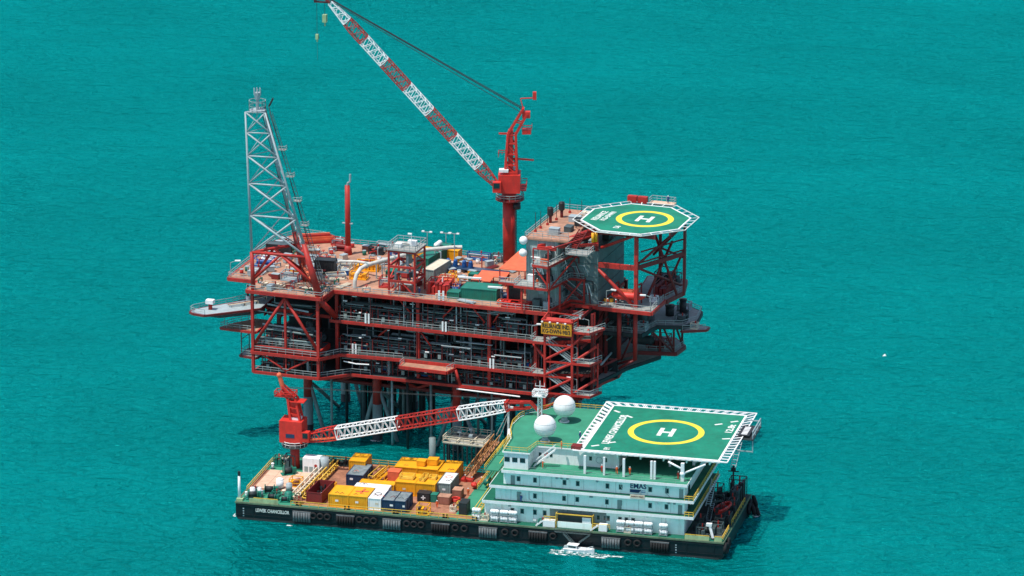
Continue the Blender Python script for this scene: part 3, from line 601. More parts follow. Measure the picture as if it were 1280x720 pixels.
hb((3.2, -9.6, 46.6), (9, 8.5, 37.5), .28, 'maroon'); hb((6, 3, 37.5), (9.5, 6, 47), .28, 'maroon'); hb((3, 9, 46), (10.5, 3, 46), .25, 'maroon'); hb((-6, -9.4, 54), (-8.4, -9.4, 46.6), .34)
for z in (50, 47.5): hb((4, -8.5, z), (10.4, 3, z + .4), .18, 'maroon')
# access stair, monitors, landing
f = MB().stairs((-8.6, -11.2, HZ - .3), (-10.2, -15, 51), (1, -.35, 0), 2.2).build('access_stair', 'maroon', hd)
o = MB().box(-10.6, -18, 50.6, -5.4, -14, 50.85).build('access_landing', 'grate', hd)
MB().rail([(-10.6, -14, 50.85), (-10.6, -18, 50.85), (-5.4, -18, 50.85), (-5.4, -14, 50.85)], 1.15, .055, 1.2).build('railing', 'rail', o)
for (x, y) in ((-5.4, -12.3), (-5.9, -12.9)): MB().cyl((x, y, 52.5), (x, y, 54.6), .35, 10).build('foam_drum', 'yellow', hd, True)
for x in (-6.2, -3.8): MB().box(x, 13.0, HZ - .2, x + 2.2, 14.2, HZ + 1.3).build('foam_locker', 'red', hd)
o = MB().box(-1.2, 13.2, HZ - .3, 4.6, 15.8, HZ).build('back_platform', 'board', hd); MB().rail([(-1.1, 13.4, HZ), (-1.1, 15.7, HZ), (4.5, 15.7, HZ), (4.5, 13.4, HZ)], 1.2, .05, 1.2).build('railing', 'rail', o)

# ================================================================== FLARE TOWER
fl = thing('flare_tower', 'tall tapering lattice flare tower, grey above and red at the foot, left on the platform', 'flare tower', PF, (0, 0, 0))
ZB, ZT, ZR = 36.6, 78.5, 46.0
LB, RB, KB = Vector((-24, -11.7, ZB)), Vector((-7.9, -11.7, ZB)), Vector((-15, -1.5, ZB))
LT, RT, KT = Vector((-25.2, -11.7, ZT)), Vector((-20.8, -10.8, ZT)), Vector((-23.2, -6.6, ZT))
def at(a, c, z): return a.lerp(c, (z - a.z) / (c.z - a.z))
for a, c in ((LB, LT), (RB, RT), (KB, KT)):
    m = at(a, c, ZR if a is LB else 49)
    o = MB().cyl(a, m, .55 if a is LB else .88, 12, .42 if a is LB else .55).build('leg', 'red', fl, True); MB().cyl(m, c, .3, 10, .19).build('upper_leg', 'galv', o, True)
zs = [46, 54.6, 62, 68.4, 73.8, ZT]
for (A, A2), (B_, B2) in (((LB, LT), (RB, RT)), ((RB, RT), (KB, KT)), ((KB, KT), (LB, LT))):
    fr_ = (A is LB)
    for i, (z0, z1) in enumerate(zip(zs, zs[1:])):
        a0, a1, c0, c1 = at(A, A2, z0), at(A, A2, z1), at(B_, B2, z0), at(B_, B2, z1)
        r = (.24 if fr_ else .13) - .018 * i
        MB().cyl(a0, c1, r, 8).build('cross_brace', 'galv', fl, True); MB().cyl(c0, a1, r, 8).build('cross_brace', 'galv', fl, True)
        MB().cyl(a1, c1, r * .9, 8).build('horizontal', 'galv', fl, True)
    a, c = at(A, A2, ZR), at(B_, B2, ZR); a2, c2 = at(A, A2, 39.5), at(B_, B2, 39.5); m = a.lerp(c, .52)
    MB().cyl(a, c, .36, 10).build('foot_brace', 'red', fl, True)
    MB().cyl(m, a2, .32, 10).build('foot_brace', 'red', fl, True); MB().cyl(m, c2, .32, 10).build('foot_brace', 'red', fl, True)
MB().cyl(at(KB, KT, 41.5), at(RB, RT, 39), .42, 10).build('foot_brace', 'orange', fl, True)
for k, off in enumerate(((.7, .5), (1.2, 0.1), (.2, 1.1))):
    a = KB + Vector((off[0] * 2.6, off[1] * -2, 1)); c = KT + Vector((off[0] * 1.3, off[1] * -1.6, .5))
    MB().cyl(a, c, (.16, .09, .09)[k], 8).build('flare_pipe', ('mid', 'dark', 'mid')[k], fl, True)
b = MB()
for k in range(46):
    t = k / 46; p = (RB + Vector((1.2, 1.5, 1))).lerp(RT + Vector((1.0, .8, 0)), t); b.bar(p + Vector((-.35, 0, 0)), p + Vector((.35, 0, 0)), .07)
for s in (-.35, .35): b.bar(RB + Vector((1.2 + s, 1.5, 1)), RT + Vector((1.0 + s, .8, 0)), .1)
b.build('ladder', 'mid', fl)
for z in (47.5, 53, 58.5, 64, 70):
    p = at(RB, RT, z) + Vector((.9, 1.0, 0)); o = MB().box(p.x - .6, p.y - .6, z, p.x + 1.0, p.y + .6, z + .12).build('rest_platform', 'grate', fl)
    MB().rail([(p.x - .6, p.y - .6, z), (p.x + 1, p.y - .6, z), (p.x + 1, p.y + .6, z)], 1.0, .05, 1).build('railing', 'rail', o)
tc = (LT + RT + KT) / 3
MB().cyl((tc.x, tc.y, ZT), (tc.x, tc.y, ZT + .25), 1.9, 10).build('top_platform', 'galv', fl)
b = MB(); b.rail([(tc.x + 1.9 * math.cos(R(36 * i)), tc.y + 1.9 * math.sin(R(36 * i)), ZT) for i in range(10)], 2.4, .05, 1.5, True); b.rail([(tc.x + 1.9 * math.cos(R(36 * i)), tc.y + 1.9 * math.sin(R(36 * i)), ZT - 1.2) for i in range(10)], 1.2, .05, 3, True, False); b.build('railing', 'rail', fl)
b = MB().cyl((tc.x, tc.y, ZT), (tc.x, tc.y, ZT + 2.6), .35, 10).cyl((tc.x, tc.y, ZT + 2.6), (tc.x, tc.y, ZT + 4.2), .55, 10, .75)
for k in range(6):
    x, y = tc.x + .75 * math.cos(k * 1.047), tc.y + .75 * math.sin(k * 1.047); b.cyl((x, y, ZT + 3.6), (x, y, ZT + 5.2), .12, 6)
b.build('flare_tip', 'galv', fl)
MB().cyl((tc.x + 2.4, tc.y + 1, ZT + 1), (tc.x + 3.2, tc.y + 1.4, ZT + 2.8), .22, 8).build('davit', 'dark', fl)

# ================================================================== PLATFORM CRANE
CU, CV = 24.0, 26.0
cr = thing('pedestal_crane', 'tall red pedestal crane with its red and white boom raised high over the platform', 'crane', PF, (CU, CV, Z3))
RF = PF.inverted().to_3x3()      # world direction -> platform axes
MB().cyl((0, 0, 0), (0, 0, 15.8), 1.4, 20, 1.5).build('pedestal', 'red', cr, True)
o = MB().cyl((.2, 0, 15.6), (.2, 0, 15.9), 3.3, 20).build('service_platform', 'maroon', cr)
MB().rail([(.2 + 3.2 * math.cos(R(24 * i)), 3.2 * math.sin(R(24 * i)), 15.9) for i in range(15)], 1.2, .06, 1.4, True).build('railing', 'rail', o)
MB().cyl((2, -.4, 13.6), (2, -.4, 15), .9, 12).build('cable_drum', 'black', cr, True)
b = MB()
for s in (-.3, .3): b.bar((1.9, s - .6, 0), (1.9, s - .6, 15.5), .1)
for k in range(50): b.bar((1.9, -.9, k * .31), (1.9, -.3, k * .31), .07)
b.build('ladder', 'dark', cr)
MB().cyl((0, 0, 15.9), (0, 0, 17.6), 1.7, 20).build('slew_ring', 'red', cr, True)
# the slewing upper works, in its own axes: x = boom direction
wd = RF @ Vector((-1, .04, 0)); ang = math.atan2(wd.y, wd.x)
def crane_part(mb, name, mat, parent, smooth=False):
    o = mb.build(name, mat, parent, smooth)
    return o
def rot(mb): 
    c, s = math.cos(ang), math.sin(ang); mb.v = [(x * c - y * s, x * s + y * c, z) for x, y, z in mb.v]; return mb
rot(MB().box(-2.6, -2.5, 17.6, 2.4, 2.5, 21.9)).build('machinery_house', 'brightred', cr)
rot(MB().box(-2.0, -2.0, 21.92, 1.4, 1.9, 22.5)).build('house_roof', 'red', cr)
rot(MB().box(.1, .6, 22.5, 2.2, 2.2, 23.1).box(-1.8, -1.4, 22.5, -.2, .2, 23.0)).build('roof_locker', 'white', cr)
rot(MB().box(1.7, 2.55, 18.2, 3.6, 4.0, 20.6)).build('operator_cab', 'brightred', cr)
rot(MB().box(3.62, 2.7, 19.2, 3.68, 3.9, 20.4).box(2.0, 4.02, 19.2, 3.4, 4.08, 20.4)).build('cab_window', 'glass', cr)
b = rot(MB().rail([(-2.8, 2.7, 18.6), (-4, 2.7, 18.6), (-4, -2.7, 18.6), (-2.8, -2.7, 18.6)], 1.2, .06, 1.2)); b.build('railing', 'red', cr)
rot(MB().box(-4, -2.8, 18.3, -2.7, 2.8, 18.55)).build('house_walkway', 'maroon', cr)
# gantry
b = MB()
for y0, y1 in ((-1.5, -1.0), (1.5, 1.0)):
    b.bar((.9, y0, 21.9), (.3, y1, 31), .5); b.bar((-1.8, y0, 21.9), (-1.5, y1, 31), .5)
    b.bar((.3, y1, 31), (-3.2, y1 * .8, 37), .45); b.bar((-1.5, y1, 31), (-4.2, y1 * .8, 36), .4)
for i, z in enumerate((24, 26.5, 29, 31)):
    t = (z - 21.9) / 9.1; xf = .9 - .6 * t; xb = -1.8 + .3 * t; y = 1.5 - .5 * t
    for s in (-y, y): b.bar((xf, s, z), (xb, s, z), .3); b.bar((xf, s, z), (xb, s, max(21.9, z - 2.5)), .22)
    b.bar((xf, -y, z), (xf, y, z), .3); b.bar((xb, -y, z), (xb, y, z), .3)
b.bar((-3.2, -.9, 37), (-3.2, .9, 37), .5); b.bar((-1.6, -.9, 34), (-3, -.9, 33.8), .25); b.bar((-1.6, .9, 34), (-3, .9, 33.8), .25)
rot(b).build('gantry', 'brightred', cr)
rot(MB().box(-.9, -1.1, 22.5, .2, 1.1, 32)).build('gantry_mast', 'red', cr)
rot(MB().box(-5, -.9, 31.2, -3, .9, 32.2)).build('sheave_box', 'brightred', cr); rot(MB().box(-4.8, -.8, 35.0, -3.0, .8, 36.4)).build('sheave_box', 'brightred', cr)
rot(MB().rail([(-5.2, -1, 32.2), (-5.2, 1, 32.2), (-3, 1, 32.2)], 1.1, .06, 1).rail([(.9, -1.2, 25.8), (2.4, -1.2, 25.8), (2.4, 1.2, 25.8)], 1, .06, 1)).build('railing', 'red', cr)
rot(MB().bar((-3.2, 0, 37), (-2.6, 0, 39.4), .2).bar((-2.6, 0, 39.4), (-5.6, 0, 39.6), .22).box(-6.2, -.35, 39.2, -5.4, .35, 41)).build('aircraft_lamp_arm', 'brightred', cr)
rot(MB().bar((-.6, -1, 25), (-5.6, -1.2, 24.6), .35).box(.6, -1.3, 30.6, 2.4, -1.1, 31)).build('side_arm', 'brightred', cr)
# boom
def lattice_boom(parent, root, tip, wroot, wmid, wtip, segs, bays, side, r=.13):
    """four-chord lattice boom in alternating colours: one part per coloured length"""
    root, tip = Vector(root), Vector(tip); d = (tip - root).normalized(); sv = Vector(side).normalized(); up = sv.cross(d).normalized()
    if up.z < 0: up = -up
    def width(t):
        if t < .1: return wroot + (wmid - wroot) * t / .1
        if t > .86: return wmid + (wtip - wmid) * (t - .86) / .14
        return wmid
    def corner(t, i):
        c = root.lerp(tip, t); h = width(t) / 2; return c + sv * h * (1, 1, -1, -1)[i] + up * h * (1, -1, -1, 1)[i]
    for (t0, t1, mat) in segs:
        b = MB(); n = max(2, round((t1 - t0) * bays))
        for k in range(n):
            a, c = t0 + (t1 - t0) * k / n, t0 + (t1 - t0) * (k + 1) / n
            for i in range(4):
                b.cyl(corner(a, i), corner(c, i), r, 6)
                j = (i + 1) % 4
                b.cyl(corner(a, i), corner((a + c) / 2, j), r * .6, 5); b.cyl(corner((a + c) / 2, j), corner(c, i), r * .6, 5)
            if k == 0:
                for i in range(4): b.cyl(corner(a, i), corner(a, (i + 1) % 4), r * .8, 5)
        b.build('boom_section', mat, parent)
    return corner
def bw(x, y, z):  # upper-works axes -> crane axes
    c, s = math.cos(ang), math.sin(ang); return Vector((x * c - y * s, x * s + y * c, z))
sideu = bw(0, 1, 0)
segs = [(0, .115, 'red'), (.115, .27, 'white'), (.27, .41, 'red'), (.41, .545, 'white'), (.545, .68, 'red'), (.68, .80, 'white'), (.80, .90, 'red'), (.90, 1, 'white')]
broot, btip = bw(2.6, 0, 18.6), bw(40.6, 0, 61.4)
lattice_boom(cr, broot, btip, 1.2, 2.3, 1.0, segs, 34, sideu)
head = bw(44, 0, 64.2)
b = MB(); b.bar(btip + sideu * .5, head + sideu * .3, .35); b.bar(btip - sideu * .5, head - sideu * .3, .35); b.bar(btip, head - Vector((0, 0, 2.6)), .35); b.bar(head, head - Vector((0, 0, 2.8)), .35); b.cyl(head - sideu * .5 - Vector((0, 0, 1.4)), head + sideu * .5 - Vector((0, 0, 1.4)), .8, 12)
b.build('boom_head', 'maroon', cr)
MB().bar(head, bw(45.8, 0, 65.6), .4).build('boom_nose', 'yellow', cr)
b = MB(); b.cyl(bw(-3.2, .6, 37), btip + Vector((0, 0, .8)) + sideu * .3, .10, 5); b.cyl(bw(-3.2, -.6, 37), btip + Vector((0, 0, .8)) - sideu * .3, .10, 5); b.cyl(bw(-3.6, 0, 35.6), btip + Vector((0, 0, .4)), .07, 5)
b.build('boom_cable', 'black', cr)
for x, dz, s in ((43.6, 8.8, .5), (41.8, 2.6, .75)):
    top_ = bw(x, 0, 62.8 if x > 43 else 61.2)
    o = MB().cyl(top_, top_ - Vector((0, 0, dz)), .05, 5).build('hoist_rope', 'black', cr)
    p = top_ - Vector((0, 0, dz)); MB().box(p.x - s * .6, p.y - s * .6, p.z - 2.4 * s, p.x + s * .6, p.y + s * .6, p.z).cyl(p - Vector((0, 0, 2.4 * s)), p - Vector((0, 0, 3.6 * s)), .16, 6).build('hook_block', 'lgreen', o)
MB().cyl(bw(43.6, 0, 52), bw(43.6, 0, 48), .04, 5).build('hoist_rope', 'black', cr)

# ================================================================== THINGS ON THE PLATFORM'S TOP DECK
ZD = Z3 + .012
vs_ = thing('vent_stack', 'slim red vent stack with a bent grey tip on the tan platform deck', 'vent stack', PF, (-13.9, 21.3, ZD))
MB().cyl((0, 0, 0), (0, 0, 2.2), 1.0, 14, .75).build('base_cone', 'red', vs_, True); MB().cyl((0, 0, 2.2), (0, 0, 16.6), .66, 14, .58).build('stack', 'red', vs_, True)
MB().path([(0, 0, 16.6), (.1, 0, 17.2), (.75, -.2, 17.6), (.8, -.2, 19.4)], .22).build('vent_tip', 'galv', vs_); MB().box(-1.3, -.3, 7.4, 1.2, .3, 7.6).build('guy_bracket', 'galv', vs_)
# frame tower
ft = thing('frame_tower', 'open red steel frame tower of pipes with grey railed top on the platform deck', 'frame tower', PF, (6.2, -5, ZD))
W_, D_, H_ = 6.2, 6.4, 10.4
for x in (0, W_):
    for y in (0, D_): MB().bar((x, y, 0), (x, y, H_), .4).build('column', 'red', ft)
for z in (3.2, 6.6, H_ - .2):
    for p, q in (((0, 0), (W_, 0)), ((W_, 0), (W_, D_)), ((W_, D_), (0, D_)), ((0, D_), (0, 0))): MB().bar((*p, z), (*q, z), .36, .5).build('beam', 'red', ft)
for p, q in (((W_, .2, 3.4), (W_, D_ - .2, 6.4)), ((W_, .2, 10), (W_, D_ - .2, 6.8)), ((0, .2, 3.4), (0, D_ - .2, 6.4)), ((.2, D_, 6.4), (W_ - .2, D_, 3.4)), ((.2, 0, 0.2), (W_ / 2, 0, 3)), ((W_ - .2, 0, .2), (W_ / 2, 0, 3))): MB().bar(p, q, .25).build('brace', 'red', ft)
o = MB().box(-.4, -.4, H_ + .05, W_ + .4, D_ + .4, H_ + .25).build('top_floor', 'grate', ft); MB().rail([(-.3, -.3, H_ + .25), (W_ + .3, -.3, H_ + .25), (W_ + .3, D_ + .3, H_ + .25), (-.3, D_ + .3, H_ + .25)], 1.3, .06, 1.3, True).build('railing', 'rail', o)
MB().vessel((3.6, 3.4, 6.9), (3.6, 3.4, 9.6), .7).build('knockout_drum', 'wallgrey', ft, True); MB().vessel((1.6, 4.4, 3.6), (4.8, 4.4, 3.6), .6).build('knockout_drum', 'mid', ft, True)
MB().path([(1, 1.5, 0), (1, 1.5, 5), (4, 1.5, 5), (4, 1.5, 9)], .25).build('pipe', 'galv', ft); MB().path([(2.2, 1, 0), (2.2, 1, 2.4), (5, 1, 2.4), (5, 2.4, 2.4), (5, 2.4, 6)], .18).build('pipe', 'galv', ft); MB().path([(4.6, 4.6, 0), (4.6, 4.6, 10.6), (2.6, 3, 11.4), (1, 3, 11.4)], .26).build('pipe', 'pwhite', ft)
MB().box(1.0, 1.2, H_ + .3, 2.4, 2.6, H_ + 1.2).box(3.2, 3.6, H_ + .3, 5.2, 4.6, H_ + 1.5).build('valve_box', 'white', ft); MB().box(2.6, 1, 3.7, 4, 2.4, 4.8).box(1, 3, .2, 2.6, 4.6, 1.6).build('valve_box', 'red', ft)
MB().cyl((4.4, 2.8, H_ + .25), (4.4, 2.8, H_ + 3.4), .07, 6).box(3.6, 2.6, H_ + 3.2, 4.5, 3, H_ + 3.5).build('lamp', 'white', ft)
for z in (0, 2.4, 5): MB().stairs((.6, 5.6, z + .2), (5.4, 5.6, z + 2.4), (0, 1, 0), .9).build('stair', 'galv', ft)
# main white pipes
wp = thing('flare_header_pipe', 'thick white pipe rising from the front deck edge and curving back through the frame tower', 'pipe', PF, (-2.8, -3.2, ZD))
pts = [(0, 0, 0), (0, .2, 1.6), (.15, .9, 3.0), (.5, 2.4, 3.9), (1.1, 4.6, 4.2), (5, 12, 4.3), (9.4, 20, 4.3), (14.5, 24, 4.3), (16.8, 25, 4.3)]
MB().path(pts, .46, 12).build('pipe', 'pwhite', wp)
b = MB()
for i in (4, 5, 6): p = Vector(pts[i]); d = (Vector(pts[i + 1]) - p).normalized(); b.cyl(p - d * .15, p + d * .15, .72, 12)
b.build('flange', 'galv', wp)
for x, y in ((2.9, 8.1), (7.2, 16), (12, 22)): MB().bar((x - .9, y + .5, 0), (x - .9, y + .5, 3.7), .25).bar((x + .9, y - .5, 0), (x + .9, y - .5, 3.7), .25).bar((x - .9, y + .5, 3.7), (x + .9, y - .5, 3.7), .25).build('pipe_support', 'galv', wp)
wp2 = thing('white_branch_pipe', 'thinner white pipe lying level from the dark box to the thick white pipe', 'pipe', PF, (-13.4, 6.0, ZD))
MB().path([(0, 0, 1.3), (3, 1.4, 2.6), (7, 1.8, 2.8), (10.5, .6, 3.0), (12.0, 0, 3.6)], .32, 10).build('pipe', 'pwhite', wp2); MB().bar((3, 1.4, 0), (3, 1.4, 2.4), .2).bar((7.6, 1.7, 0), (7.6, 1.7, 2.5), .2).build('pipe_support', 'galv', wp2)

OCC = []
def container(name, label, F, loc, rz, L, W, H, mat, topmat=None, group=None, cat='container', open_top=False, door=True):
    t = thing(name, label, cat, F, loc, rz, group)
    if F is PF: OCC.append((loc[0] - (W if rz > 1 else 0), loc[1], loc[0] + (L if rz < 1 else 0), loc[1] + (W if rz < 1 else L)))
    b = MB()
    if open_top:
        b.box(0, 0, 0, L, .12, H).box(0, W - .12, 0, L, W, H).box(0, .12, 0, .12, W - .12, H).box(L - .12, .12, 0, L, W - .12, H).box(.12, .12, .05, L - .12, W - .12, .2)
    else: b.box(.05, .05, .1, L - .05, W - .05, H - .06)
    b.build('shell', mat, t)
    b = MB()           # corrugation ribs on all four sides
    n = max(4, int(L / .42))
    for i in range(n + 1):
        x = .1 + (L - .2) * i / n; b.box(x - .07, -.01, .2, x + .07, .06, H - .15); b.box(x - .07, W - .06, .2, x + .07, W + .01, H - .15)
    n = max(4, int(W / .42))
    for i in range(n + 1):
        y = .1 + (W - .2) * i / n; b.box(-.01, y - .07, .2, .06, y + .07, H - .15); b.box(L - .06, y - .07, .2, L + .01, y + .07, H - .15)
    b.build('corrugation', mat, t)
    b = MB()
    for x in (0, L):
        for y in (0, W): b.bar((x, y, 0), (x, y, H), .17)
    for z in (.09, H - .04):
        for y in (0, W): b.bar((.09, y, z), (L - .09, y, z), .15)
        for x in (0, L): b.bar((x, .09, z), (x, W - .09, z), .15)
    b.build('corner_frame', mat, t)
    if topmat and not open_top: MB().box(.1, .1, H - .055, L - .1, W - .1, H - .01).build('roof_sheet', topmat, t)
    if door and not open_top:
        b = MB()
        for x in (L + .02,):
            for y in (W * .2, W * .42, W * .58, W * .8): b.bar((x, y, .25), (x, y, H - .25), .05)
        b.build('lock_bar', 'galv', t)
    return t
container('equipment_container', 'dark grey container beside the red foot of the flare tower on the platform', PF, (-15.4, 4.2, ZD), R(8), 4.6, 2.5, 3.3, 'black', 'dark')
container('equipment_container', 'dark grey low container behind the flare tower at the left platform edge', PF, (-32, 15.5, ZD), R(4), 5.4, 2.6, 2.4, 'black', 'mid')
container('equipment_container', 'long pale container right behind the red frame tower', PF, (12.6, 6.6, ZD), R(85), 9.0, 2.7, 2.9, 'wallgrey', 'cream')
container('equipment_container', 'long green container with a white drum on its roof behind the frame tower', PF, (8.4, 14.5, ZD), R(85), 13.5, 2.9, 3.0, 'green', 'green')
container('equipment_container', 'small green container in front of the red frame tower on the left', PF, (2.2, 3.6, ZD), R(6), 2.2, 2.4, 2.6, 'green')
container('equipment_container', 'wide green container by the front rail of the platform', PF, (22.6, -2.8, ZD), R(4), 8.2, 5.0, 2.5, 'green', 'green')
container('equipment_container', 'small green skid container left of the wide green container', PF, (19.6, -3.6, ZD), R(4), 2.7, 2.6, 1.5, 'green', 'green')
container('equipment_container', 'little green cube-shaped container in the middle of the platform deck', PF, (20.0, 9.5, ZD), R(3), 2.0, 2.0, 2.0, 'green')
container('equipment_container', 'dark stacked control cabinet left of the grey-green utility building', PF, (33.6, -2.0, ZD), R(2), 2.6, 2.4, 4.0, 'black', 'dark')
container('equipment_container', 'dark red container at the back rail behind the vent stack', PF, (-2, 25, ZD), R(-4), 5, 2.4, 2.2, 'maroon', 'maroon')
container('equipment_container', 'yellow container at the back rail left of the frame tower', PF, (1.0, 22.5, ZD), R(-4), 4.6, 2.6, 2.6, 'yellow', 'yellow')
container('equipment_container', 'yellow container at the back rail behind the frame tower', PF, (8.0, 24.8, ZD), R(-4), 4.0, 2.2, 2.4, 'yellow', 'yellow')
drum = thing('white_drum', 'white horizontal drum lying on the long green container', 'drum', PF, (7.2, 24.5, ZD + 3.05)); MB().vessel((0, -1.4, .65), (0, 1.2, .65), .6).build('shell', 'white', drum, True); MB().box(-.5, -1, 0, .5, -.7, .3).box(-.5, .5, 0, .5, .8, .3).build('cradle', 'galv', drum)
def skid(label, u, v, L, W, H, mat, rz=0, kind=0, group=None, zz=ZD, F=PF):
    """an open equipment skid: base frame, uprights and whatever it carries"""
    t = thing('equipment_skid', label, 'equipment', F, (u, v, zz), R(rz), group)
    if F is PF: OCC.append((u, v, u + L, v + W))
    MB().box(0, 0, 0, L, W, .3).build('base_frame', mat, t)
    b = MB()
    for x in (.1, L - .1):
        for y in (.1, W - .1): b.bar((x, y, .3), (x, y, H), .16)
    for y in (.1, W - .1): b.bar((.1, y, H), (L - .1, y, H), .16)
    for x in (.1, L - .1): b.bar((x, .1, H), (x, W - .1, H), .16)
    b.build('frame', mat, t)
    if kind == 0: MB().vessel((.7, W / 2, H * .5), (L - .7, W / 2, H * .5), min(W, H) * .3).build('tank', mat, t, True)
    elif kind == 1:
        n = max(2, int(L / .9))
        for i in range(n): MB().box(.25 + i * (L - .4) / n, .25, .3, .25 + (i + .75) * (L - .4) / n, W - .25, H * rnd.uniform(.5, .9)).build('unit', mat, t)
    else:
        for i in range(3): y = .3 + (W - .6) * i / 2; MB().path([(.3, y, .3), (.3, y, H * .7), (L - .3, y, H * .7), (L - .3, y, .3)], .14).build('pipe', 'galv', t)
    MB().cyl((L * .6, W * .5, H * .6), (L * .6, W * .5, H + .5), .16, 8).build('valve', 'red' if mat != 'red' else 'white', t)
    return t
for a in (('yellow skid with two box units beside the thick white pipe', -7.8, 9.4, 5.6, 3.2, 1.9, 'yellow', 6, 1), ('small yellow skid between dark valves and the white branch pipe', -11.5, 8.6, 3, 2.6, 1.6, 'cream', 6, 2),
          ('low yellow framed box below the thick white pipe', -6.4, 2.6, 4, 2.4, 1.5, 'yellow', 6, 1), ('cream pipe skid left of the foot of the thick white pipe', -10.6, -.6, 4.6, 2.6, 1.4, 'cream', 30, 2),
          ('cream pipe rack in front of the dark grey container', -15.6, -1.6, 4.2, 2.6, 1.8, 'cream', 24, 2), ('grey valve skid between the flare tower legs', -20.8, -3.5, 4.4, 3, 2.0, 'galv', 0, 2),
          ('grey pump skid at the left edge of the platform deck', -30, -1, 3.8, 2.6, 1.7, 'galv', 0, 0), ('blue drum skid at the left edge behind the flare tower', -31, 5, 4.5, 2.8, 1.8, 'bblue', 5, 0), ('white drum skid behind the blue drum skid', -31.4, 10, 4.2, 2.6, 1.7, 'white', 5, 0),
          ('grey frame skid between the flare tower and the black container', -22.5, 9, 5, 3, 2.2, 'galv', -5, 1), ('cream skid by the left legs of the flare tower', -23, -9.6, 5.0, 2.4, .9, 'cream', 0, 1), ('brown skid behind the flare tower foot', -26, 18, 4, 2.4, 1.5, 'brown', 8, 1), ('grey low skid in the left back corner', -30, 22, 4, 2.6, 1.3, 'galv', 0, 2),
          ('dark red skid with valves left of the vent stack', -18.6, 23, 3.6, 2.2, 1.7, 'maroon', 0, 0), ('red skid at the right of the orange beam stack', -20.5, 27, 3.4, 2.2, 1.6, 'red', -10, 2), ('dark valve skid right of the vent stack', -9.6, 23, 3.6, 2, 1.8, 'dark', 0, 1), ('grey rack at the back rail right of the vent stack', -9, 26.6, 6.4, 1.6, 1.9, 'galv', -2, 2),
          ('red pump skid by the front rail, with two dark openings', 14.2, -2.4, 5.4, 4.2, 3.0, 'red', 6, 1), ('red manifold skid inside the foot of the frame tower', 2.2, -1.2, 3.2, 3.0, 2.2, 'red', 6, 2), ('yellow topped skid behind the red pump skid', 14.0, 5.6, 3.4, 2.6, 1.6, 'orange', 6, 1),
          ('tan box skid right of the long pale container', 12.8, 7.8, 3, 2.4, 1.2, 'cream', 6, 1), ('grey skid at the right foot of the frame tower', 13.2, 2.4, 2.4, 2, 1.4, 'galv', 6, 2), ('small yellow skid in the middle of the deck', 14.4, 11.2, 1.8, 1.8, 1.2, 'yellow', 6, 0),
          ('dark blue pump skid between the red pump and the green container', 18.6, -.2, 2.4, 2.4, 1.6, 'bblue', 6, 0), ('maroon winch skid behind the small green skid container', 19.6, 2.6, 4.2, 2.4, 1.6, 'maroon', 6, 0), ('maroon valve box behind the little green container', 22, 12.6, 1.8, 1.6, 1.5, 'maroon', 0, 0),
          ('navy pump skid right of the wide green container', 31.4, -1.5, 2.2, 2.2, 2.0, 'blue', 4, 0), ('orange-red deck hatch skid at the front rail below the utility building', 33.2, -6.0, 6.6, 2.4, 1.2, 'brightred', 2, 1), ('orange pipe skid left of the orange-red deck hatch', 31.8, -4.9, 1.6, 1.8, .9, 'orange', 2, 2),
          ('blue valve rack at the back rail behind the blue pipe bundle', 13.5, 26.4, 5.5, 1.6, 1.7, 'bblue', -2, 2), ('grey rack at the back rail left of the crane', 19.4, 26.6, 2.6, 1.5, 1.8, 'mid', -2, 2), ('grey rack at the back rail behind the frame tower', 2.5, 26.8, 4.5, 1.6, 1.6, 'mid', -2, 1)):
    skid(*a)
bp_ = thing('blue_pipe_bundle', 'long bundle of dark blue pipes with valves lying across the platform deck', 'pipe bundle', PF, (11.6, 18.5, ZD), R(-3))
for k in range(4): MB().cyl((0, -k * .62, .75), (15.5, -k * .62, .75), .27, 8).build('pipe', 'blue', bp_, True)
for x in (.6, 2.4, 4.6, 6.2): MB().cyl((x, -.9, 1), (x, -.9, 1.9), .55, 10).sph((x, -.9, 2.2), .5, 10, 6).build('valve', 'bblue', bp_)
for x in (.4, 5, 10, 15): MB().box(x - .2, -2.2, 0, x + .2, .4, .48).build('sleeper', 'dark', bp_)
# orange canopies and lifting beams
def canopy(label, u, v, L, W, H, rise, mat, rz=0):
    t = thing('canopy', label, 'canopy', PF, (u, v, ZD), R(rz))
    b = MB(); b._add([(0, 0, H), (L, 0, H), (L, W, H + rise), (0, W, H + rise), (0, 0, H - .15), (L, 0, H - .15), (L, W, H + rise - .15), (0, W, H + rise - .15)], [(0, 1, 2, 3), (4, 7, 6, 5), (0, 4, 5, 1), (1, 5, 6, 2), (2, 6, 7, 3), (3, 7, 4, 0)])
    b.build('roof', mat, t)
    for x in (.15, L - .15):
        for y, h in ((.15, H), (W - .15, H + rise)): MB().bar((x, y, 0), (x, y, h - .2), .22).build('post', 'red', t)
    return t
canopy('large orange sloping canopy at the foot of the crane, beside the utility building', 29.4, 3.6, 6.3, 13.5, 5.9, .3, 'orange')
canopy('salmon-coloured canopy on posts behind the wide green container, the upper one', 22.6, 8.4, 6.6, 3.4, 2.2, .3, 'orange', 4)
canopy('salmon-coloured canopy on posts behind the wide green container, the lower one', 22.6, 3.6, 4.6, 3.4, 2.5, .3, 'orange', 4)
for (u, v, L, h, l) in ((19.8, 2.9, 5.4, 2.9, 'white spreader beam lying on the left end of the salmon canopies'), (28.5, -1.5, 3.4, 2.7, 'white beam on the right end of the wide green container')):
    t = thing('spreader_beam', l, 'beam', PF, (u, v, ZD), R(6)); MB().box(0, 0, h, L, .5, h + .35).build('beam', 'white', t); MB().bar((.4, .25, 0), (.4, .25, h), .2).bar((L - .4, .25, 0), (L - .4, .25, h), .2).build('trestle', 'galv', t)
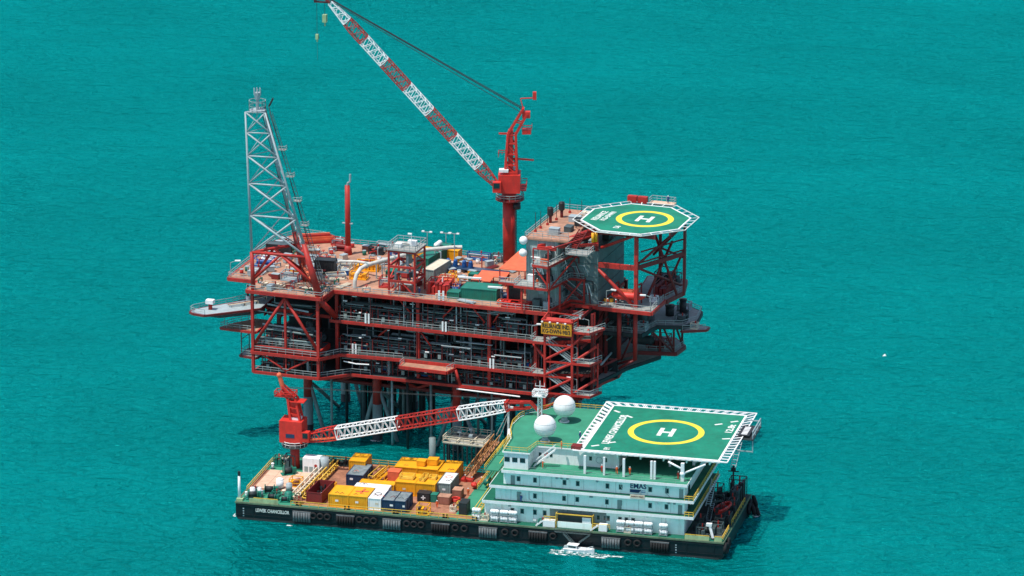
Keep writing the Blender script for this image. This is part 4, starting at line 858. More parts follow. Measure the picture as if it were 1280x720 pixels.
ob = thing('orange_beam_stack', 'stack of orange-red steel beams at the far left corner of the platform deck', 'steel stack', PF, (-27.5, 25.0, ZD), R(30))
for k in range(4):
    for j in range(3 - (k > 1)): MB().bar((0, j * 1.1 + k * .2, .35 + k * .5), (9.2 - k * .6, j * 1.1 + k * .2, .35 + k * .5), .42, .45).build('beam', 'orange' if (k + j) % 3 else 'red', ob)
for k, (u, v, l) in enumerate(((25.4, -5.4, 'left'), (26.4, -5.5, 'right'))):
    t = thing('white_gate_post', 'white post on the top deck front rail, ' + l + ' one of its pair', 'post', PF, (18.6 + k * 1.0, -6.1, ZD), 0); MB().box(-.22, -.08, 0, .22, .08, 2.4).build('panel', 'white', t); MB().box(-.3, -.2, 0, .3, .2, .15).build('foot', 'red', t)
for u, z, l in ((1.0, Z2, 'middle deck, left part'), (19.5, Z2, 'middle deck, near its centre'), (-2.2, Z1, 'lower deck, left end'), (30.8, Z1, 'lower deck, right part')):
    for k in (0, 1):
        t = thing('white_rail_panel', ('left', 'right')[k] + ' one of two narrow white panels on the ' + l, 'panel', PF, (u + k * .75, -6.35, z + .02), 0, 'white rail panels on the platform front'); MB().box(-.2, -.06, 0, .2, .06, 2.3).build('panel', 'white', t)
# lifeboat
lb = thing('lifeboat', 'orange enclosed lifeboat hanging under the platform helideck', 'lifeboat', PF, (59.5, 4.6, Z3 + 1.2), R(4))
b = MB(); prof = [(-3.8, .25, .3), (-3.2, 1.0, .7), (-1.5, 1.4, 1.0), (1.5, 1.4, 1.0), (3.1, 1.0, .75), (3.9, .2, .3)]; rings = []
for x, wy, hz in prof: rings.append([(x, wy * math.cos(R(30 * k)), 1.15 + hz * math.sin(R(30 * k)) * (1.0 if k < 6 else 1.1)) for k in range(12)])
b._add([p for r in rings for p in r], [(i * 12 + k, i * 12 + (k + 1) % 12, (i + 1) * 12 + (k + 1) % 12, (i + 1) * 12 + k) for i in range(5) for k in range(12)] + [tuple(range(12))[::-1], tuple(range(60, 72))])
b.build('hull', 'brightred', lb, True)
MB().box(-2.2, -.7, 2.0, 1.2, .7, 2.5).build('canopy_top', 'orange', lb); MB().box(1.3, -.6, 1.9, 2.4, .6, 2.8).build('helm_cabin', 'orange', lb)
for x in (-2.6, 2.6): MB().bar((x, 2.2, -1.1), (x, 2.0, 3.6), .3).bar((x, 2.0, 3.6), (x, -.2, 3.8), .3).bar((x, -.2, 3.8), (x, -.2, 2), .08).build('davit', 'maroon', lb)
for (u, v, r, h, z, m, l) in ((66.2, 25, .8, 3, Z2, 'black', 'black exhaust stack on the dark deck right of the platform'), (64.0, 22, 1.0, 2.2, Z2, 'dark', 'dark squat drum on the round deck at the right of the platform'), (68.4, 21, .4, 1.8, Z2, 'dark', 'thin dark bollard on the round deck at the right of the platform')):
    t = thing('deck_stack', l, 'stack', PF, (u, v, z)); MB().cyl((0, 0, 0), (0, 0, h), r, 12).build('stack', m, t, True); MB().cyl((0, 0, h), (0, 0, h + .25), r * 1.15, 12).build('cap', m, t, True)
for (u, v, z, L, W, H, m, k, l) in ((64.4, 26, Z2, 3, 2.4, 1.8, 'galv', 2, 'grey valve frame on the round deck behind the black exhaust stack'), (66.6, 17.2, Z2, 2.6, 2, 1.6, 'mid', 0, 'grey tank frame at the front of the round deck'), (60.4, 8.4, Z2, 2.2, 2, 1.8, 'galv', 2, 'grey valve frame on the deck below the lifeboat, near its front rail'), (57, 7.4, Z2, 2.4, 1.8, 2.2, 'mid', 1, 'grey cabinet frame on the deck below the lifeboat, left part'), (70.4, 16.6, 29.2, 1.8, 1.6, 1.3, 'cream', 2, 'cream valve frame on the outermost right balcony'), (63.4, 19.8, Z1, 2.2, 2, 1.9, 'galv', 2, 'grey valve frame on the lowest right-hand deck'), (62.5, 23.5, Z3, 3, 3, 2.0, 'mid', 1, 'grey cabinet frame at the back of the drop deck'), (63.2, 8.6, Z3, 1.8, 1.6, 1.2, 'white', 0, 'white tank frame behind the lifeboat')):
    skid(l, u, v, L, W, H, m, 0, k, zz=z + .012)
# heat exchangers and boxes on the dark right-hand decks
for (u, v, z, L, W, H, m, l) in ((62.5, 14, Z3, 3.4, 6, 2.4, 'maroon', 'maroon machinery skid on the drop deck behind the lifeboat'), (60.5, 21, Z3, 4, 5, 3.2, 'dark', 'dark machinery skid on the drop deck under the helideck'), (57, 14, Z2, 4.6, 4, 3.2, 'mid', 'grey machinery skid on the deck below the lifeboat'), (55.5, 9, Z2, 3, 3, 2.6, 'dark', 'dark pump skid on the deck below the lifeboat'), (59, 20, Z1, 5, 4, 2.6, 'maroon', 'maroon machinery skid on the lowest right-hand deck')):
    skid(l, u, v, L, W, H, m, 0, 1, zz=z + .012)
for (u, v, l) in ((54.2, 5.2, 'two'), (55.4, 5.6, 'right')):
    t = thing('yellow_drum', ('left', 'right')[l == 'right'] + ' yellow drum standing by the worker on the lifeboat deck', 'drum', PF, (u, v, ZD), 0, 'yellow drums on the lifeboat deck'); MB().cyl((0, 0, 0), (0, 0, 1.0), .45, 12).build('barrel', 'yellow', t, True); MB().cyl((0, 0, 1.0), (0, 0, 1.06), .47, 12).build('lid', 'black', t, True)
wb = thing('navigation_light_box', 'white navigation light housing on the grey tongue-shaped deck', 'light', PF, (-34.8, -11.4, 31.32)); MB().cyl((0, 0, 0), (0, 0, 1.4), .45, 10).build('pedestal', 'red', wb, True); MB().box(-.9, -.7, 1.4, .9, .7, 2.3).build('housing', 'white', wb)
fs_ = thing('fog_signal', 'dark fog signal post with white collar at the back of the grey tongue-shaped deck', 'signal', PF, (-29.2, -2.6, 31.32)); MB().cyl((0, 0, 0), (0, 0, 1.2), .5, 10).build('base', 'white', fs_, True); MB().cyl((0, 0, 1.2), (0, 0, 4.0), .25, 8).build('post', 'dark', fs_, True)
for i, (u, v, L, l) in enumerate(((-31.5, -8.6, 4, 'front'), (-29.4, -6.2, 4, 'middle'), (-28, -2, 3, 'back'))):
    t = thing('pipe_manifold', 'rusty pipe manifold on the grey tongue-shaped deck, ' + l + ' one', 'manifold', PF, (u, v, 31.32), R(38))
    for k in range(3): MB().path([(0, k * .5, .5), (L, k * .5, .7), (L, k * .5, .05)], .12).build('pipe', ('cream', 'maroon', 'galv')[k], t)
    MB().box(.4, -.3, 0, .7, 1.4, .4).box(L - .8, -.3, 0, L - .5, 1.4, .5).build('support', 'galv', t)

# many small valve stands, boxes and drums scattered over the crowded top deck
OCC += [(6, -5.2, 13, 2), (-3.5, -3.6, 15, 1), (11, 16, 28, 19.5), (22, 24, 26, 28), (29, 2, 36.5, 20), (37, -8, 54, 24), (-16, 19, -12, 23.5), (22.5, 3, 30, 12), (-26.5, -13, -22, -10), (-10, -13, -6, -10), (-19, 1, -14, 5), (-29, 24, -18, 32), (-7, 4, -1, 9), (2, 16, 8, 21)]
def free(u, v, m=.9): return all(u < a - m or u > c + m or v < b_ - m or v > d + m for a, b_, c, d in OCC) and ((u > -6.4 and -5.2 < v < 27) or (-32 < u < -7.5 and v > -3.5 and v < 27) or (-24.6 < u < -8 and v > -11.4 and v < -5))
def mk_valve(t, m): MB().box(-.5, -.5, 0, .5, .5, .2).build('foot', 'galv', t); MB().path([(-.9, 0, .2), (-.9, 0, 1.0), (.9, 0, 1.0), (.9, 0, .2)], .16).build('pipe', m, t); MB().cyl((0, 0, 1), (0, 0, 1.6), .1, 6).torus((0, 0, 1.6), (0, 0, 1), .35, .06, 10, 4).build('handwheel', 'red', t)
def mk_box(t, m): MB().box(-.9, -.6, .1, .9, .6, 1.2).build('box_body', m, t); MB().box(-.95, -.65, 1.2, .95, .65, 1.28).build('lid', 'galv', t); MB().box(-.8, -.5, 0, -.5, .5, .1).box(.5, -.5, 0, .8, .5, .1).build('skid_foot', 'dark', t)
def mk_drum(t, m):
    MB().cyl((0, 0, 0), (0, 0, 1.1), .45, 12).build('barrel', m, t, True); MB().cyl((0, 0, 1.1), (0, 0, 1.15), .47, 12).build('lid', 'galv', t)
def mk_stack(t, m):
    for k in range(5): MB().cyl((-2.2, -.6 + k * .3, .25), (2.2, -.6 + k * .3, .25), .13, 6).build('pipe', m, t)
    for x in (-1.5, 1.5): MB().box(x - .1, -.9, 0, x + .1, .9, .12).build('sleeper', 'dark', t)
def mk_vent(t, m): MB().cyl((0, 0, 0), (0, 0, 2.4), .14, 8).build('stem', m, t); MB().path([(0, 0, 2.4), (.3, 0, 2.7), (.6, 0, 2.4)], .14).build('gooseneck', m, t)
for nm, cat, mk, mats, cnt in (('valve_stand', 'valve', mk_valve, ('galv', 'cream', 'green', 'red'), 9), ('tool_box', 'box', mk_box, ('cream', 'galv', 'bblue', 'yellow', 'brown', 'maroon'), 6), ('oil_drum', 'drum', mk_drum, ('bblue', 'red', 'white', 'green'), 5), ('pipe_stack', 'pipe stack', mk_stack, ('galv', 'cream', 'maroon'), 4), ('gooseneck_vent', 'vent', mk_vent, ('galv', 'red'), 7)):
    for m in mats:
        made = []; proto = None; cname = {'galv': 'grey', 'bblue': 'blue', 'maroon': 'dark red'}.get(m, m); g = cname + ' ' + nm.replace('_', ' ') + 's on the platform deck'
        for k in range(cnt):
            for tr in range(60):
                u, v = rnd.uniform(-32, 36), rnd.uniform(-11, 27)
                if free(u, v): break
            else: continue
            OCC.append((u - .6, v - .6, u + .6, v + .6)); rz = R(rnd.uniform(-20, 100))
            if proto is None: proto = thing(nm, 'small ' + cname + ' ' + nm.replace('_', ' ') + ' among the clutter on the platform top deck', cat, PF, (u, v, ZD), rz, g); mk(proto, m); made.append(proto)
            else: made.append(dup(proto, PF, (u, v, ZD), rz))
        rank(made, 'small ' + cname + ' ' + nm.replace('_', ' ') + ' on the cluttered platform top deck')

# boat landing below the platform front
bl = thing('boat_landing', 'pale steel boat landing frame on piles in front of the platform legs', 'boat landing', PF, (20, -8, 0))
for x, y in ((1, 1), (8, .6), (1.4, 6.6), (8.4, 6)): MB().cyl((x, y, -5), (x, y, 4.6), .45, 10).build('pile', 'dark', bl, True)
o = MB().box(.2, 0, 4.2, 9.6, 7.2, 4.4).build('floor', 'grate', bl)
b = MB()
for y in (0, 2.4, 4.8, 7.2): b.bar((0, y, 4.6), (9.8, y, 4.6), .3)
for x in (0, 3.2, 6.5, 9.8): b.bar((x, 0, 4.9), (x, 7.2, 4.9), .26)
b.build('frame', 'cream', bl); MB().rail([(0, 0, 4.9), (9.8, 0, 4.9), (9.8, 7.2, 4.9), (0, 7.2, 4.9)], 1.1, .07, 1.6, True).build('railing', 'cream', bl)
b = MB()
for k in range(9): x = .4 + k * 1.1; b.bar((x, -.2, -2), (x, -.2, 4.2), .3)
b.build('fender_bar', 'dark', bl)
MB().cyl((-2.2, -.8, -4), (-2.2, -.8, 5.6), .75, 14).build('mooring_pile', 'sleeve', bl, True)
for q in ((3, 3, 6.2), (6, 2, 5.8), (5, 5, 6.4)): MB().bar((q[0], q[1], 4.6), q, .2).box(q[0] - .4, q[1] - .4, q[2], q[0] + .4, q[1] + .4, q[2] + .5).build('valve', 'galv', bl)

# ================================================================== ACCOMMODATION BARGE
DZ = 3.9; LB_, BB = 108.0, 31.0
bg_ = thing('accommodation_barge', 'long flat black-hulled accommodation barge moored in front of the platform', 'barge', BF, (0, 0, 0))
b = MB(); hp = [(0, 0), (LB_, 0), (LB_, BB), (0, BB)]
vs = [(2.5, 0, -3), (105, 0, -3), (105, BB, -3), (2.5, BB, -3), (0, 0, .6), (LB_, 0, .6), (LB_, BB, .6), (0, BB, .6), (0, 0, DZ - .15), (LB_, 0, DZ - .15), (LB_, BB, DZ - .15), (0, BB, DZ - .15)]
b._add(vs, [(0, 3, 2, 1)] + [(i, (i + 1) % 4, (i + 1) % 4 + 4, i + 4) for i in range(4)] + [(i + 4, (i + 1) % 4 + 4, (i + 1) % 4 + 8, i + 8) for i in range(4)] + [(8, 9, 10, 11)])
hull = b.build('hull', 'hull', bg_)
b = MB(); b.box(.3, -.16, 3.1, LB_ - .3, -.01, 3.35).box(.3, -.12, 1.0, LB_ - .3, -.01, 1.15)
for x in range(4, 108, 6): b.box(x - .1, -.1, .3, x + .1, -.012, 3.1)
b.build('rub_rail', 'hull', hull)
b = MB(); b.box(-.1, -.18, DZ - .3, LB_ + .1, .12, DZ + .05).box(-.1, BB - .12, DZ - .3, LB_ + .1, BB + .12, DZ + .05).box(LB_ - .12, .13, DZ - .3, LB_ + .12, BB - .13, DZ + .05).box(-.12, .13, DZ - .3, .12, BB - .13, DZ + .05); b.build('gunwale', 'rim', hull)
b = MB(); b.box(.5, -.18, -.4, 107, -.02, .35); b.build('waterline_growth', 'dark', hull)
MB().box(.2, .2, DZ - .14, 56, BB - .2, DZ).build('work_deck', 'plate', bg_)
MB().box(56.01, .2, DZ - .14, LB_ - .2, BB - .2, DZ).build('side_deck', 'dgreen', bg_)
MB().box(99.3, 2.4, DZ + .005, LB_ - .4, BB - .4, DZ + .02).build('stern_shade_sheet', 'inner', bg_)  # dark sheet painting the helideck's shade onto the stern deck
MB().box(.3, .3, DZ + .005, 13, 8.6, DZ + .02).box(.3, 21.6, DZ + .005, 13, BB - .3, DZ + .02).box(13, .3, DZ + .005, 56, 1.2, DZ + .02).box(48.5, 3, DZ + .005, 56, 24, DZ + .02).build('green_deck_paint', 'bgreen', bg_)
b = MB()
for i in range(4):
    for j in range(3): b.box(1.3 + i * 2.5, 9.4 + j * 4.1, DZ + .03, 3.74 + i * 2.5, 13.4 + j * 4.1, DZ + .14)
b.build('timber_mat', 'board', bg_)
lettering('LEWEK CHANCELLOR', 7.6, .8, 'marking', hull, (4.6, -.2, 2.0), FRONT)
b = MB()
for k in range(4): b.box(97.6, -.05, .7 + k * .55, 97.9, -.01, .95 + k * .55); b.box(1.6, -.05, .7 + k * .55, 1.9, -.01, .95 + k * .55)
b.build('draught_mark', 'galv', hull)
for i, x in enumerate((13.0, 22.8, 33.2, 44.0, 54.6, 65.6, 81.6, 92.2)):
    f = MB().box(x, -.42, 2.75, x + 4.1, -.17, 3.0).build('fender_rack', 'fend', bg_)
    for k in range(7): MB().cyl((x + .3 + k * .58, -.42, .7), (x + .3 + k * .58, -.42, 2.75), .26, 8).build('fender_tyre', 'fend' if i % 2 == 0 else 'rubber', f, True)
for x in (17.6, 19.2, 20.8, 28, 29.6, 31.2, 38.6, 40.2, 41.8, 49.4, 51.4, 60.4, 62.6, 71, 87.4, 89.4): MB().torus((x, -.3, 2.2), (0, 1, 0), .62, .26).build('tyre_fender', 'rubber', bg_, True)
for k, y in enumerate((.8, 2.4, 4, 27.5, 29, 30.4)): MB().torus((LB_ + .35, y, 2.4 - (k % 2) * .5), (1, 0, 0), .9, .36, 14, 8).build('tyre_fender', 'rubber', bg_, True)
b = MB(); b.rail([(12.4, .35, DZ), (53.8, .35, DZ)], 1.1, .055, 2.1); b.rail([(4, .35, DZ), (9.4, .35, DZ)], 1.1, .055, 1.5); b.rail([(11, BB - .4, DZ), (54, BB - .4, DZ)], 1.15, .055, 2.2); b.rail([(.4, 7, DZ), (.4, 29, DZ)], 1.1, .055, 2); b.rail([(99.6, .35, DZ), (104.8, .35, DZ)], 1.1, .055, 1.4); b.rail([(106, .35, DZ), (107.6, .35, DZ), (107.6, 8, DZ)], 1.1, .055, 1.4); b.rail([(107.6, 11, DZ), (107.6, 26, DZ)], 1.1, .055, 2)
b.build('railing', 'yrail', bg_)
for x0, x1 in ((3, 9.6), (99.6, 104.8), (106, 107.6)): MB().box(x0, .22, DZ + .02, x1, .3, DZ + .95).build('bulwark_plate', 'lgreen', bg_)
for x in (13.6, 24.5, 35.4, 46.5, 53): MB().cyl((x, .9, DZ), (x, .9, DZ + .9), .22, 8).cyl((x + .8, .9, DZ), (x + .8, .9, DZ + .9), .22, 8).box(x - .3, .6, DZ, x + 1.1, 1.2, DZ + .08).build('bollard', 'hull', bg_)

# ------------------------------------------------------------------ deckhouse
hs = thing('accommodation_block', 'white four-storey accommodation block with dark square windows on the barge', 'building', BF, (0, 0, 0))
V0, V1 = 2.5, 29.0
LV = ((DZ, 7.9, 55.2, 99.0), (8.6, 11.5, 57.6, 99.0), (12.2, 15.1, 59.4, 99.0))
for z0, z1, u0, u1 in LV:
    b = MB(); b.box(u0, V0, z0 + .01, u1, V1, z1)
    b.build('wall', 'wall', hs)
    for x in range(int(u0) + 4, int(u1), 7): MB().box(x, V0 - .025, z0 + .1, x + .05, V0 - .002, z1 - .02).build('plate_seam', 'wallgrey', hs)
    for k in range(5):
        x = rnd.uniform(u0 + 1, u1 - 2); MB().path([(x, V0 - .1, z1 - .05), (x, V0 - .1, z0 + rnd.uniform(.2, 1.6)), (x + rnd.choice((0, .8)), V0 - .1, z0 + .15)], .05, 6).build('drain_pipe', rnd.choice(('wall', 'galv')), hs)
    for k in range(4): x = rnd.uniform(u0 + 2, u1 - 2); MB().box(x, V0 - .3, z1 - .75, x + .5, V0 - .01, z1 - .45).build('wall_light', 'galv', hs)
SL = ((7.9, 54.9, 101.2), (11.5, 56.5, 101.2), (15.1, 59.2, 99.8))
for i, (z, u0, u1) in enumerate(SL):
    o = MB().box(u0, 1.3, z + .01, u1, V1 + 1.2, z + .62).build('storey_slab', 'white', hs)
    MB().box(u0 + .12, 1.42, z + .625, u1 - .12, V1 + 1.1, z + .64).build('walkway_paint', 'dgreen' if i < 2 else 'bgreen', o)
    if i < 2: MB().rail([(u1 - .1, 2, z + .64), (u1 - .1, 29, z + .64)], 1.0, .05, 1.6).rail([(99.2, 1.4, z + .64), (u1 - .1, 1.4, z + .64)], 1.0, .06, 1.0).build('railing', 'yrail', o)
def ux(px): return 55.1 + (px - 605) * .1754
def window(u, z, y=V0, w=.62, h=.95, wall='wall'):
    o = MB().box(u - w / 2, y - .045, z - h / 2, u + w / 2, y - .004, z + h / 2).build('window', 'glass', hs)
    f = MB()
    for s in (-1, 1): f.box(u + s * (w / 2 + .05) - .05, y - .07, z - h / 2 - .1, u + s * (w / 2 + .05) + .05, y - .003, z + h / 2 + .1); f.box(u - w / 2, y - .07, z + s * (h / 2 + .05) - .05, u + w / 2, y - .003, z + s * (h / 2 + .05) + .05)
    f.build('frame', 'wallgrey', o)
for z, xs in ((13.6, (648.4, 669, 706, 722.5, 759.5, 776, 812.7, 833.5)), (10.0, (648.6, 669, 705.5, 722, 759, 775.5, 812.7, 833)), (6.3, (640.7, 653, 669, 681.3, 748.4, 757, 760.5, 775.4, 783.5, 791.8))):
    for x in xs: window(ux(x), z)
# flat grey panel for the darker boarding bay on the lowest storey, doors, lights
MB().box(69.6, V0 - .04, DZ + .1, 82, V0 - .005, 7.6).build('bay_panel', 'wallgrey', hs)
for u, z in ((84.4, 8.65), (62.4, 8.65), (97.6, 8.65), (97.8, 12.25), (61, 12.25)): MB().box(u, V0 - .06, z, u + .9, V0 - .01, z + 2.0).build('door', 'wallgrey', hs)
for u, z in ((66, 4.2), (90.2, 6.9), (72, 10.8), (92.6, 10.2)): MB().box(u, V0 - .35, z + .2, u + .7, V0 - .02, z + .7).build('wall_lamp', 'white', hs)
# company mark on the wall
lg = lettering('EMAS', 3.5, 1.15, 'logo', hs, (87.2, V0 - .05, 13.55), FRONT)
o = MB(); o._add([(0, 0, 0), (1.9, 0, 0), (2.5, 0, .72), (0, 0, .72), (0, -.03, 0), (1.9, -.03, 0), (2.5, -.03, .72), (0, -.03, .72)], [(0, 1, 2, 3), (4, 7, 6, 5), (0, 4, 5, 1), (1, 5, 6, 2), (2, 6, 7, 3), (3, 7, 4, 0)]); o.build('emblem', 'logo', hs, False, (87.1, V0 - .03, 12.62))
for k in range(2):
    o = MB(); z = k * .36
    o._add([(0, 0, z), (.5, 0, z + .24), (1.2, 0, z + .24), (1.2, 0, z + .1), (.6, 0, z + .1), (.35, 0, z), (0, -.03, z), (.5, -.03, z + .24), (1.2, -.03, z + .24), (1.2, -.03, z + .1), (.6, -.03, z + .1), (.35, -.03, z)], [(0, 1, 2, 3, 4, 5), (11, 10, 9, 8, 7, 6)] + [(i, i + 6, (i + 1) % 6 + 6, (i + 1) % 6) for i in range(6)]); o.build('emblem', 'logo2', hs, False, (89.3, V0 - .03, 12.64))
o = MB().box(87.4, 1.2, 11.75, 90.6, 1.29, 12.6).build('notice_board', 'cream', hs)
lettering('SAFETY FIRST', 2.7, .3, 'maroon', o, (87.65, 1.19, 12.05), FRONT)
# bridge storey
ZB3 = 15.74
b = MB(); b.box(59.5, V0, ZB3, 64.8, 9, 19.3).box(64.81, 7.8, ZB3, 83.5, 27, 19.3).build('bridge_wall', 'white', hs)
for u in (60.2, 61.9, 63.6): MB().box(u - .6, V0 - .05, 17.3, u + .55, V0 - .005, 18.3).build('bridge_window', 'glass', hs)
for u in (60.2, 61.9, 63.6): MB().box(59.44, V0 + .6 + (u - 60.2) * 1.1, 17.3, 59.495, V0 + 1.8 + (u - 60.2) * 1.1, 18.3).build('bridge_window', 'glass', hs)
for u, z in ((66.2, 17.6), (68.6, 17.7), (77.3, 17.6), (80.6, 17.5), (84.2, 17.4)):
    if u < 83: MB().box(u - .3, 7.74, z - .45, u + .3, 7.795, z + .45).build('window', 'glass', hs)
MB().torus((67.5, 7.72, 17.8), (0, 1, 0), .36, .1, 14, 6).build('wall_lifebuoy', 'red', hs)
MB().torus((79.2, 7.72, 17.4), (0, 1, 0), .7, .05, 18, 5).build('wall_emblem', 'galv', hs)
# radome deck: curved left side
rd = [(59.2, 2.2), (65.2, 2.2), (65.6, 7.4), (74.5, 7.4), (74.5, 34.5), (63.5, 34.5), (61.4, 31.5), (58.6, 28.6), (57.3, 25), (56.9, 20), (57.6, 15), (58.9, 11)]
o = MB().prism(rd, 19.31, 19.6).build('radome_deck', 'white', hs); MB().prism([(66 + (x - 66) * .985, 18 + (y - 18) * .99) for x, y in rd], 19.604, 19.62).build('deck_paint', 'bgreen', o)
MB().rail([(59.4, 2.6, 19.62), (64.6, 2.6, 19.62), (65.6, 7.6, 19.62), (74, 7.6, 19.62)], 1.0, .04, 1.6).rail([(63.6, 34.3, 19.62), (61.5, 31.3, 19.62), (58.8, 28.4, 19.62), (57.5, 25, 19.62), (57.1, 20, 19.62), (57.8, 15, 19.62), (59.1, 11, 19.62), (59.4, 2.6, 19.62)], 1.0, .045, 1.8).rail([(74.2, 34.3, 19.62), (63.6, 34.3, 19.62)], 1.0, .05, 1.8).build('railing', 'yrail', o)
b = MB()
for x, y in ((58.2, 25), (57.8, 20), (60, 30), (66, 33.6), (72, 33.6)): b.bar((x, y, 15.74), (x, y, 19.3), .3)
b.build('deck_post', 'white', hs)
b = MB(); vs_a = [(58.8, 10.5, 15.75), (57.6, 15, 17), (57.0, 20, 17.6), (57.5, 25, 18)]
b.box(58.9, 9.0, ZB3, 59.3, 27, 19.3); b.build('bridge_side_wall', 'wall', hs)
MB().stairs((65.4, 5.6, 15.76), (70.0, 5.6, 19.7), (0, 1, 0), 1.2).bar((65.4, 5.0, 16.8), (70, 5.0, 20.7), .12).bar((65.4, 6.2, 16.8), (70, 6.2, 20.7), .12).build('outside_stair', 'white', hs)
MB().rail([(65.4, 1.6, 15.76), (99.6, 1.6, 15.76)], .9, .02, 2.4).build('front_railing', 'rail', hs)
# left-hand end: yellow railed stair up the house
for i, (z, u0) in enumerate(((DZ, 54.9), (8.55, 56.5), (12.15, 59.2))):
    MB().stairs((u0 - 2.2, 5 + i * 5, z), (u0 + .3, 11 + i * 5, z + 3.9), (1, -.3, 0), 1.0).bar((u0 - 2.7, 5 + i * 5, z + 1.1), (u0 - .2, 11 + i * 5, z + 5), .12).build('end_stair', 'yrail', hs)
    o = MB().box(u0 - 3.2, 9.5, z + 3.75, u0 - .02, 27, z + 3.95).build('end_gallery', 'bgreen', hs); MB().rail([(u0 - 3.1, 9.6, z + 3.95), (u0 - 3.1, 26.8, z + 3.95)], 1.0, .05, 1.6).build('railing', 'yrail', o)
MB().bar((54.3, 27.6, DZ), (54.3, 27.6, 21.4), .42).build('boom_rest_post', 'white', hs); MB().cyl((54.8, 26.8, 12.6), (55.0, 26.4, 16.2), .9, 12, .5).build('boom_rest_fairing', 'white', hs, True)
MB().bar((53, 27.6, 20.9), (55.4, 27.6, 20.9), .4).build('boom_rest_saddle', 'white', hs)
MB().cyl((53.6, 10.5, 9.2), (53.6, 12.4, 9.2), .8, 12).build('green_tank', 'green', hs, True)
# dark machinery on the shaded stern decks belongs to the house
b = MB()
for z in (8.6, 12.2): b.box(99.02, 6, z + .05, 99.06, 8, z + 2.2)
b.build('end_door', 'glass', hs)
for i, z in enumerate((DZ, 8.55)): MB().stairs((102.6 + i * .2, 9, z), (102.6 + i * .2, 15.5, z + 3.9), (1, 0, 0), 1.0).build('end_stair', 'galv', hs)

# ------------------------------------------------------------------ barge helideck
bh = thing('barge_helideck', 'large square green helideck with yellow circle and white net frames on top of the barge', 'helideck', BF, (91.6, 21.2, 0))
HB = 20.3; HU0, HU1, HV0, HV1 = -15.3, 13.9, -15.6, 14.6
MB().box(HU0, HV0, HB - .4, HU1, HV1, HB).build('deck', 'heli', bh)
b = MB()
b.box(HU0 - .45, HV0 - .5, HB - .5, HU1 + .45, HV0 - .01, HB + .06).box(HU0 - .45, HV1 + .01, HB - .5, HU1 + .45, HV1 + .45, HB + .06).box(HU0 - .45, HV0 + .0, HB - .5, HU0 - .01, HV1, HB + .06).box(HU1 + .01, HV0, HB - .5, HU1 + .45, HV1, HB + .06)
b.build('white_edge', 'white', bh)
b = MB(); NW = 1.75
x0, x1, y0, y1 = HU0 - .45, HU1 + .45, HV0 - .5, HV1 + .45
def netside(p0, p1, q0, q1, n, wide=.34, dbl=False):
    p0, p1, q0, q1 = map(Vector, (p0, p1, q0, q1)); b.bar(q0, q1, .24, .16)
    for k in range(n + 1):
        t = k / n; a, c = p0.lerp(p1, t), q0.lerp(q1, t); b.bar(a, c, wide, .14)
        if dbl:
            for dt in (-.2, .2): b.bar(p0.lerp(p1, min(1, max(0, t + dt / n))), q0.lerp(q1, min(1, max(0, t + dt / n))), .14, .1)
zn = HB - .1
netside((x0, y1, zn), (x1, y1, zn), (x0 - NW, y1 + NW, zn + .15), (x1 + NW, y1 + NW, zn + .15), 16, .2, True)
netside((x0, y0, zn), (x0, y1, zn), (x0 - NW, y0 - .6, zn + .15), (x0 - NW, y1 + NW, zn + .15), 15, .7)
netside((x1, y0, zn), (x1, y1, zn), (x1 + NW, y0 - .6, zn + .15), (x1 + NW, y1 + NW, zn + .15), 18, .32)
netside((x0, y0, zn), (x1, y0, zn), (x0 - NW, y0 - .6, zn + .1), (x1 + NW, y0 - .6, zn + .1), 24, .2)
b.build('safety_net_frame', 'white', bh)
MB().ring((-.6, -.2), 7.0, 8.3, HB + .004, HB + .02, 72).build('circle_marking', 'ring', bh)
hm = MB().box(-1.75, -2.6, 0, -.8, 2.6, .016).box(.8, -2.6, 0, 1.75, 2.6, .016).box(-.8, -.45, 0, .8, .45, .016)
o = hm.build('letter_h', 'marking', bh); o.location = (-.5, -.3, HB + .004)
lettering('LEWEK CHANCELLOR', 19.8, 1.7, 'marking', bh, (-10.9, -10.8, HB + .02), (0, 0, R(90)), bold=.035)
lettering('EM', 1.4, 1.3, 'marking', bh, (-10.0, -14.6, HB + .02), (0, 0, R(90))); lettering('12.8t', 5.4, 1.6, 'marking', bh, (13.3, 2.6, HB + .02), (0, 0, R(90)), bold=.03)
b = MB()
for (u, v, a) in ((-13.9, 10.9, -35), (-10.5, 8.1, -35), (-13.5, -12.6, 35), (-10.5, -9.7, 35), (9.4, 7.6, 35), (12.4, 10.2, 35), (12.9, -1.5, 20)):
    c, s = math.cos(R(a)), math.sin(R(a)); vv = [(-.9, -.3), (.9, -.3), (.9, .3), (-.9, .3)]
    p = [(u + x * c - y * s, v + x * s + y * c) for x, y in vv]; b.prism(p, HB + .004, HB + .02)
b.build('edge_dash_marking', 'marking', bh)
b = MB()
for x in range(-13, 14, 5): b.bar((x, HV0 + .3, HB - .9), (x, HV1 - .3, HB - .9), .3, .9)
for y in (-12, -3, 6, 13): b.bar((HU0 + .2, y, HB - 1.5), (HU1 - .2, y, HB - 1.5), .35, .5)
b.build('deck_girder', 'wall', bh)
for u, v, s in ((77.1, 3.2, .5), (81.3, 3.2, .42), (85.6, 3.2, .5), (91.6, 3.2, .46), (92.3, 3.2, .46), (98.3, 3.4, .7), (93.8, 12, .45), (98.6, 14, .5), (98.6, 24, .5), (86, 28, .4)): MB().bar((u - 91.6, v - 21.2, 15.76), (u - 91.6, v - 21.2, HB - .9 if v > 5.7 else HB - .52), s).build('support_column', 'white', bh)
